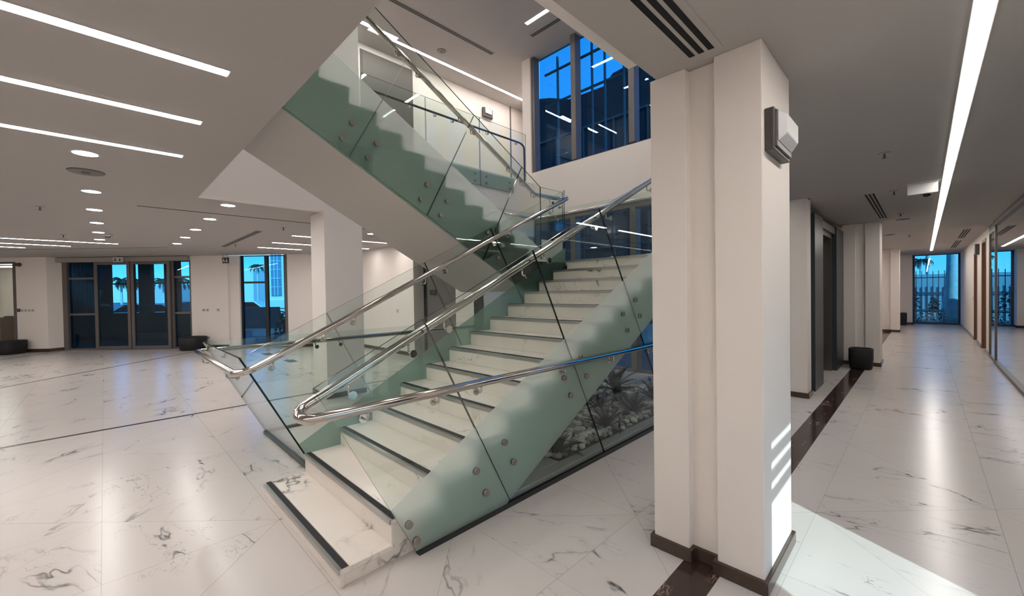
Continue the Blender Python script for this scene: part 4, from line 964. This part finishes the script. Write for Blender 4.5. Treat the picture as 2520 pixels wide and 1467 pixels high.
for i, (s_, d_, h_) in enumerate(((-55.5, 58, 4.3), (-52.6, 56, 4.0), (-49.5, 58, 4.1), (-45.5, 50, 3.7), (-40.8, 50, 3.7))):
    palm(tuple(fw(s_, d_, -.15)), h_, 1.9, ['leftmost of the palms seen through the sliding doors', 'second palm from the left through the sliding doors', 'third palm from the left through the sliding doors', 'palm seen through the right sliding leaf', 'palm seen through the right sidelight'][i], r0=.14, seed=10 + i)
def car(T, mat, label):
    r = thing('car', None, label, 'car', 'cars in the yard', T=T)
    MB(T).prism([(-2.1, .3), (2.1, .3), (2.15, .75), (1.3, .9), (.7, 1.4), (-1.0, 1.42), (-1.7, .95), (-2.15, .8)], -.85, .85, 'y').build('body', mat, r)
    MB(T).prism([(1.15, .92), (.65, 1.33), (-.95, 1.35), (-1.5, .95)], -.87, .87, 'y').build('windows', 'blackgloss', r)
    for a in (-1.35, 1.35):
        for b in (-.8, .8): MB(T).cyl((a, b - .1, .32), (a, b + .1, .32), .32, n=20).build('wheel', 'black', r)
for i, (s_, d_) in enumerate(((-26.5, 26), (-23.5, 30), (-21.8, 24.5), (-19.2, 29.5))):
    car(FT(s_, d_, -.15) @ Matrix.Rotation([.2, 1.2, .6, .3][i], 4, 'Z'), ['car', 'cardark', 'car', 'facade'][i], ['silver car seen through the left sliding leaf', 'dark car in the yard between two others', 'silver car seen through the right sliding leaf', 'white car seen through the right sidelight'][i])
def bush(loc, rx, rz, label, seed=0, n=260):
    rnd = random.Random(seed); m = MB(); c = Vector(loc)
    for i in range(n):
        a = rnd.uniform(0, 2 * PI); b = rnd.uniform(0, PI / 2 * 1.0); rr = rnd.uniform(.55, 1.0); p = c + Vector((rx * rr * math.cos(a) * math.cos(b), rx * rr * math.sin(a) * math.cos(b), rz * rr * math.sin(b)))
        d = Vector((rnd.gauss(0, 1), rnd.gauss(0, 1), rnd.gauss(.3, 1))).normalized(); e = d.orthogonal().normalized(); s_ = rnd.uniform(.10, .2) * rx
        m.add([p - e * s_ * .5, p + d * s_, p + e * s_ * .5, p - d * s_], [(0, 1, 2, 3)])
    return tag(m.build('shrub', 'bush'), label, 'shrub')
# beyond the corridor end window
struct(MB().box(-2.5, 5.5, 24.45, 40, -.15, -.02).build('ground_terrace', 'paving'))
fn = thing('metal_fence', (1.5, 28, 0), 'vertical bar metal fence outside the corridor end window', 'fence')
for k in range(36):
    x = -1.4 + k * .19; MB().box(x - .012, x + .012, 27.98, 28.02, -.02, 2.05 + .25 * (1 if (k // 2) % 2 else .9)).build('bar', 'fence', fn)
for z in (.36, 1.14, 1.98): MB().box(-1.5, 5.5, 27.97, 28.03, z - .02, z + .02).build('rail', 'fence', fn)
tag(MB().box(-1.8, 6, 28.6, 28.7, -.05, 2.15).build('screen_wall', 'fencewall'), 'pale screen wall directly behind the metal fence', 'wall')
pt = thing('palm_tree', (.9, 26.5, 0), 'thick pale palm trunk standing right outside the corridor end window', 'palm')
pp = [(.86, 26.5, -.05), (.87, 26.5, .25), (.88, 26.5, .6), (.90, 26.5, 1.2), (.905, 26.5, 2.4), (.91, 26.5, 4.2), (.91, 26.5, 7)]
MB().tube(pp, [.42, .37, .32, .27, .20, .18, .16], 28).build('trunk', 'trunk', pt)
pt = thing('palm_tree', (2.0, 26.5, 0), 'second thick trunk seen through the glazed partition', 'palm')
MB().tube([(a + 1.45, b, c) for a, b, c in pp], [.33, .30, .27, .23, .20, .18, .15], 24).build('trunk', 'trunk', pt)
palm((-.13, 34, -.15), 3.2, .75, 'small palm far outside the corridor end window', r0=.05, seed=30)
palm((.2, 36, -.15), 7, 1.6, 'tall thin palm trunk beside the thick trunk outside', r0=.12, seed=31)
bush((.33, 25.7, -.02), .36, 1.12, 'dark round shrub before the palm trunk outside the end window', 1)
bush((-.40, 26.0, -.02), .42, 1.5, 'loose feathery shrub at the left of the end window', 2, n=160)
bush((2.3, 25.9, -.02), .5, 1.6, 'tall green shrub seen through the glazed partition', 3)
bush(tuple(fw(-7.9, 14.2, -.05)), .5, .9, 'dark shrub right outside the left window near the floor', 5, n=200)
bush(tuple(fw(-13.9, 23.9, -.1)), .8, .9, 'shrub row before the white house', 6, n=300)
wl_ = tag(MB(F).box(-18.5, -12.6, 22, 22.12, -.15, 1.0).build('yard_fence', 'facadeglass'), 'dark blue low fence in front of the white house', 'fence')
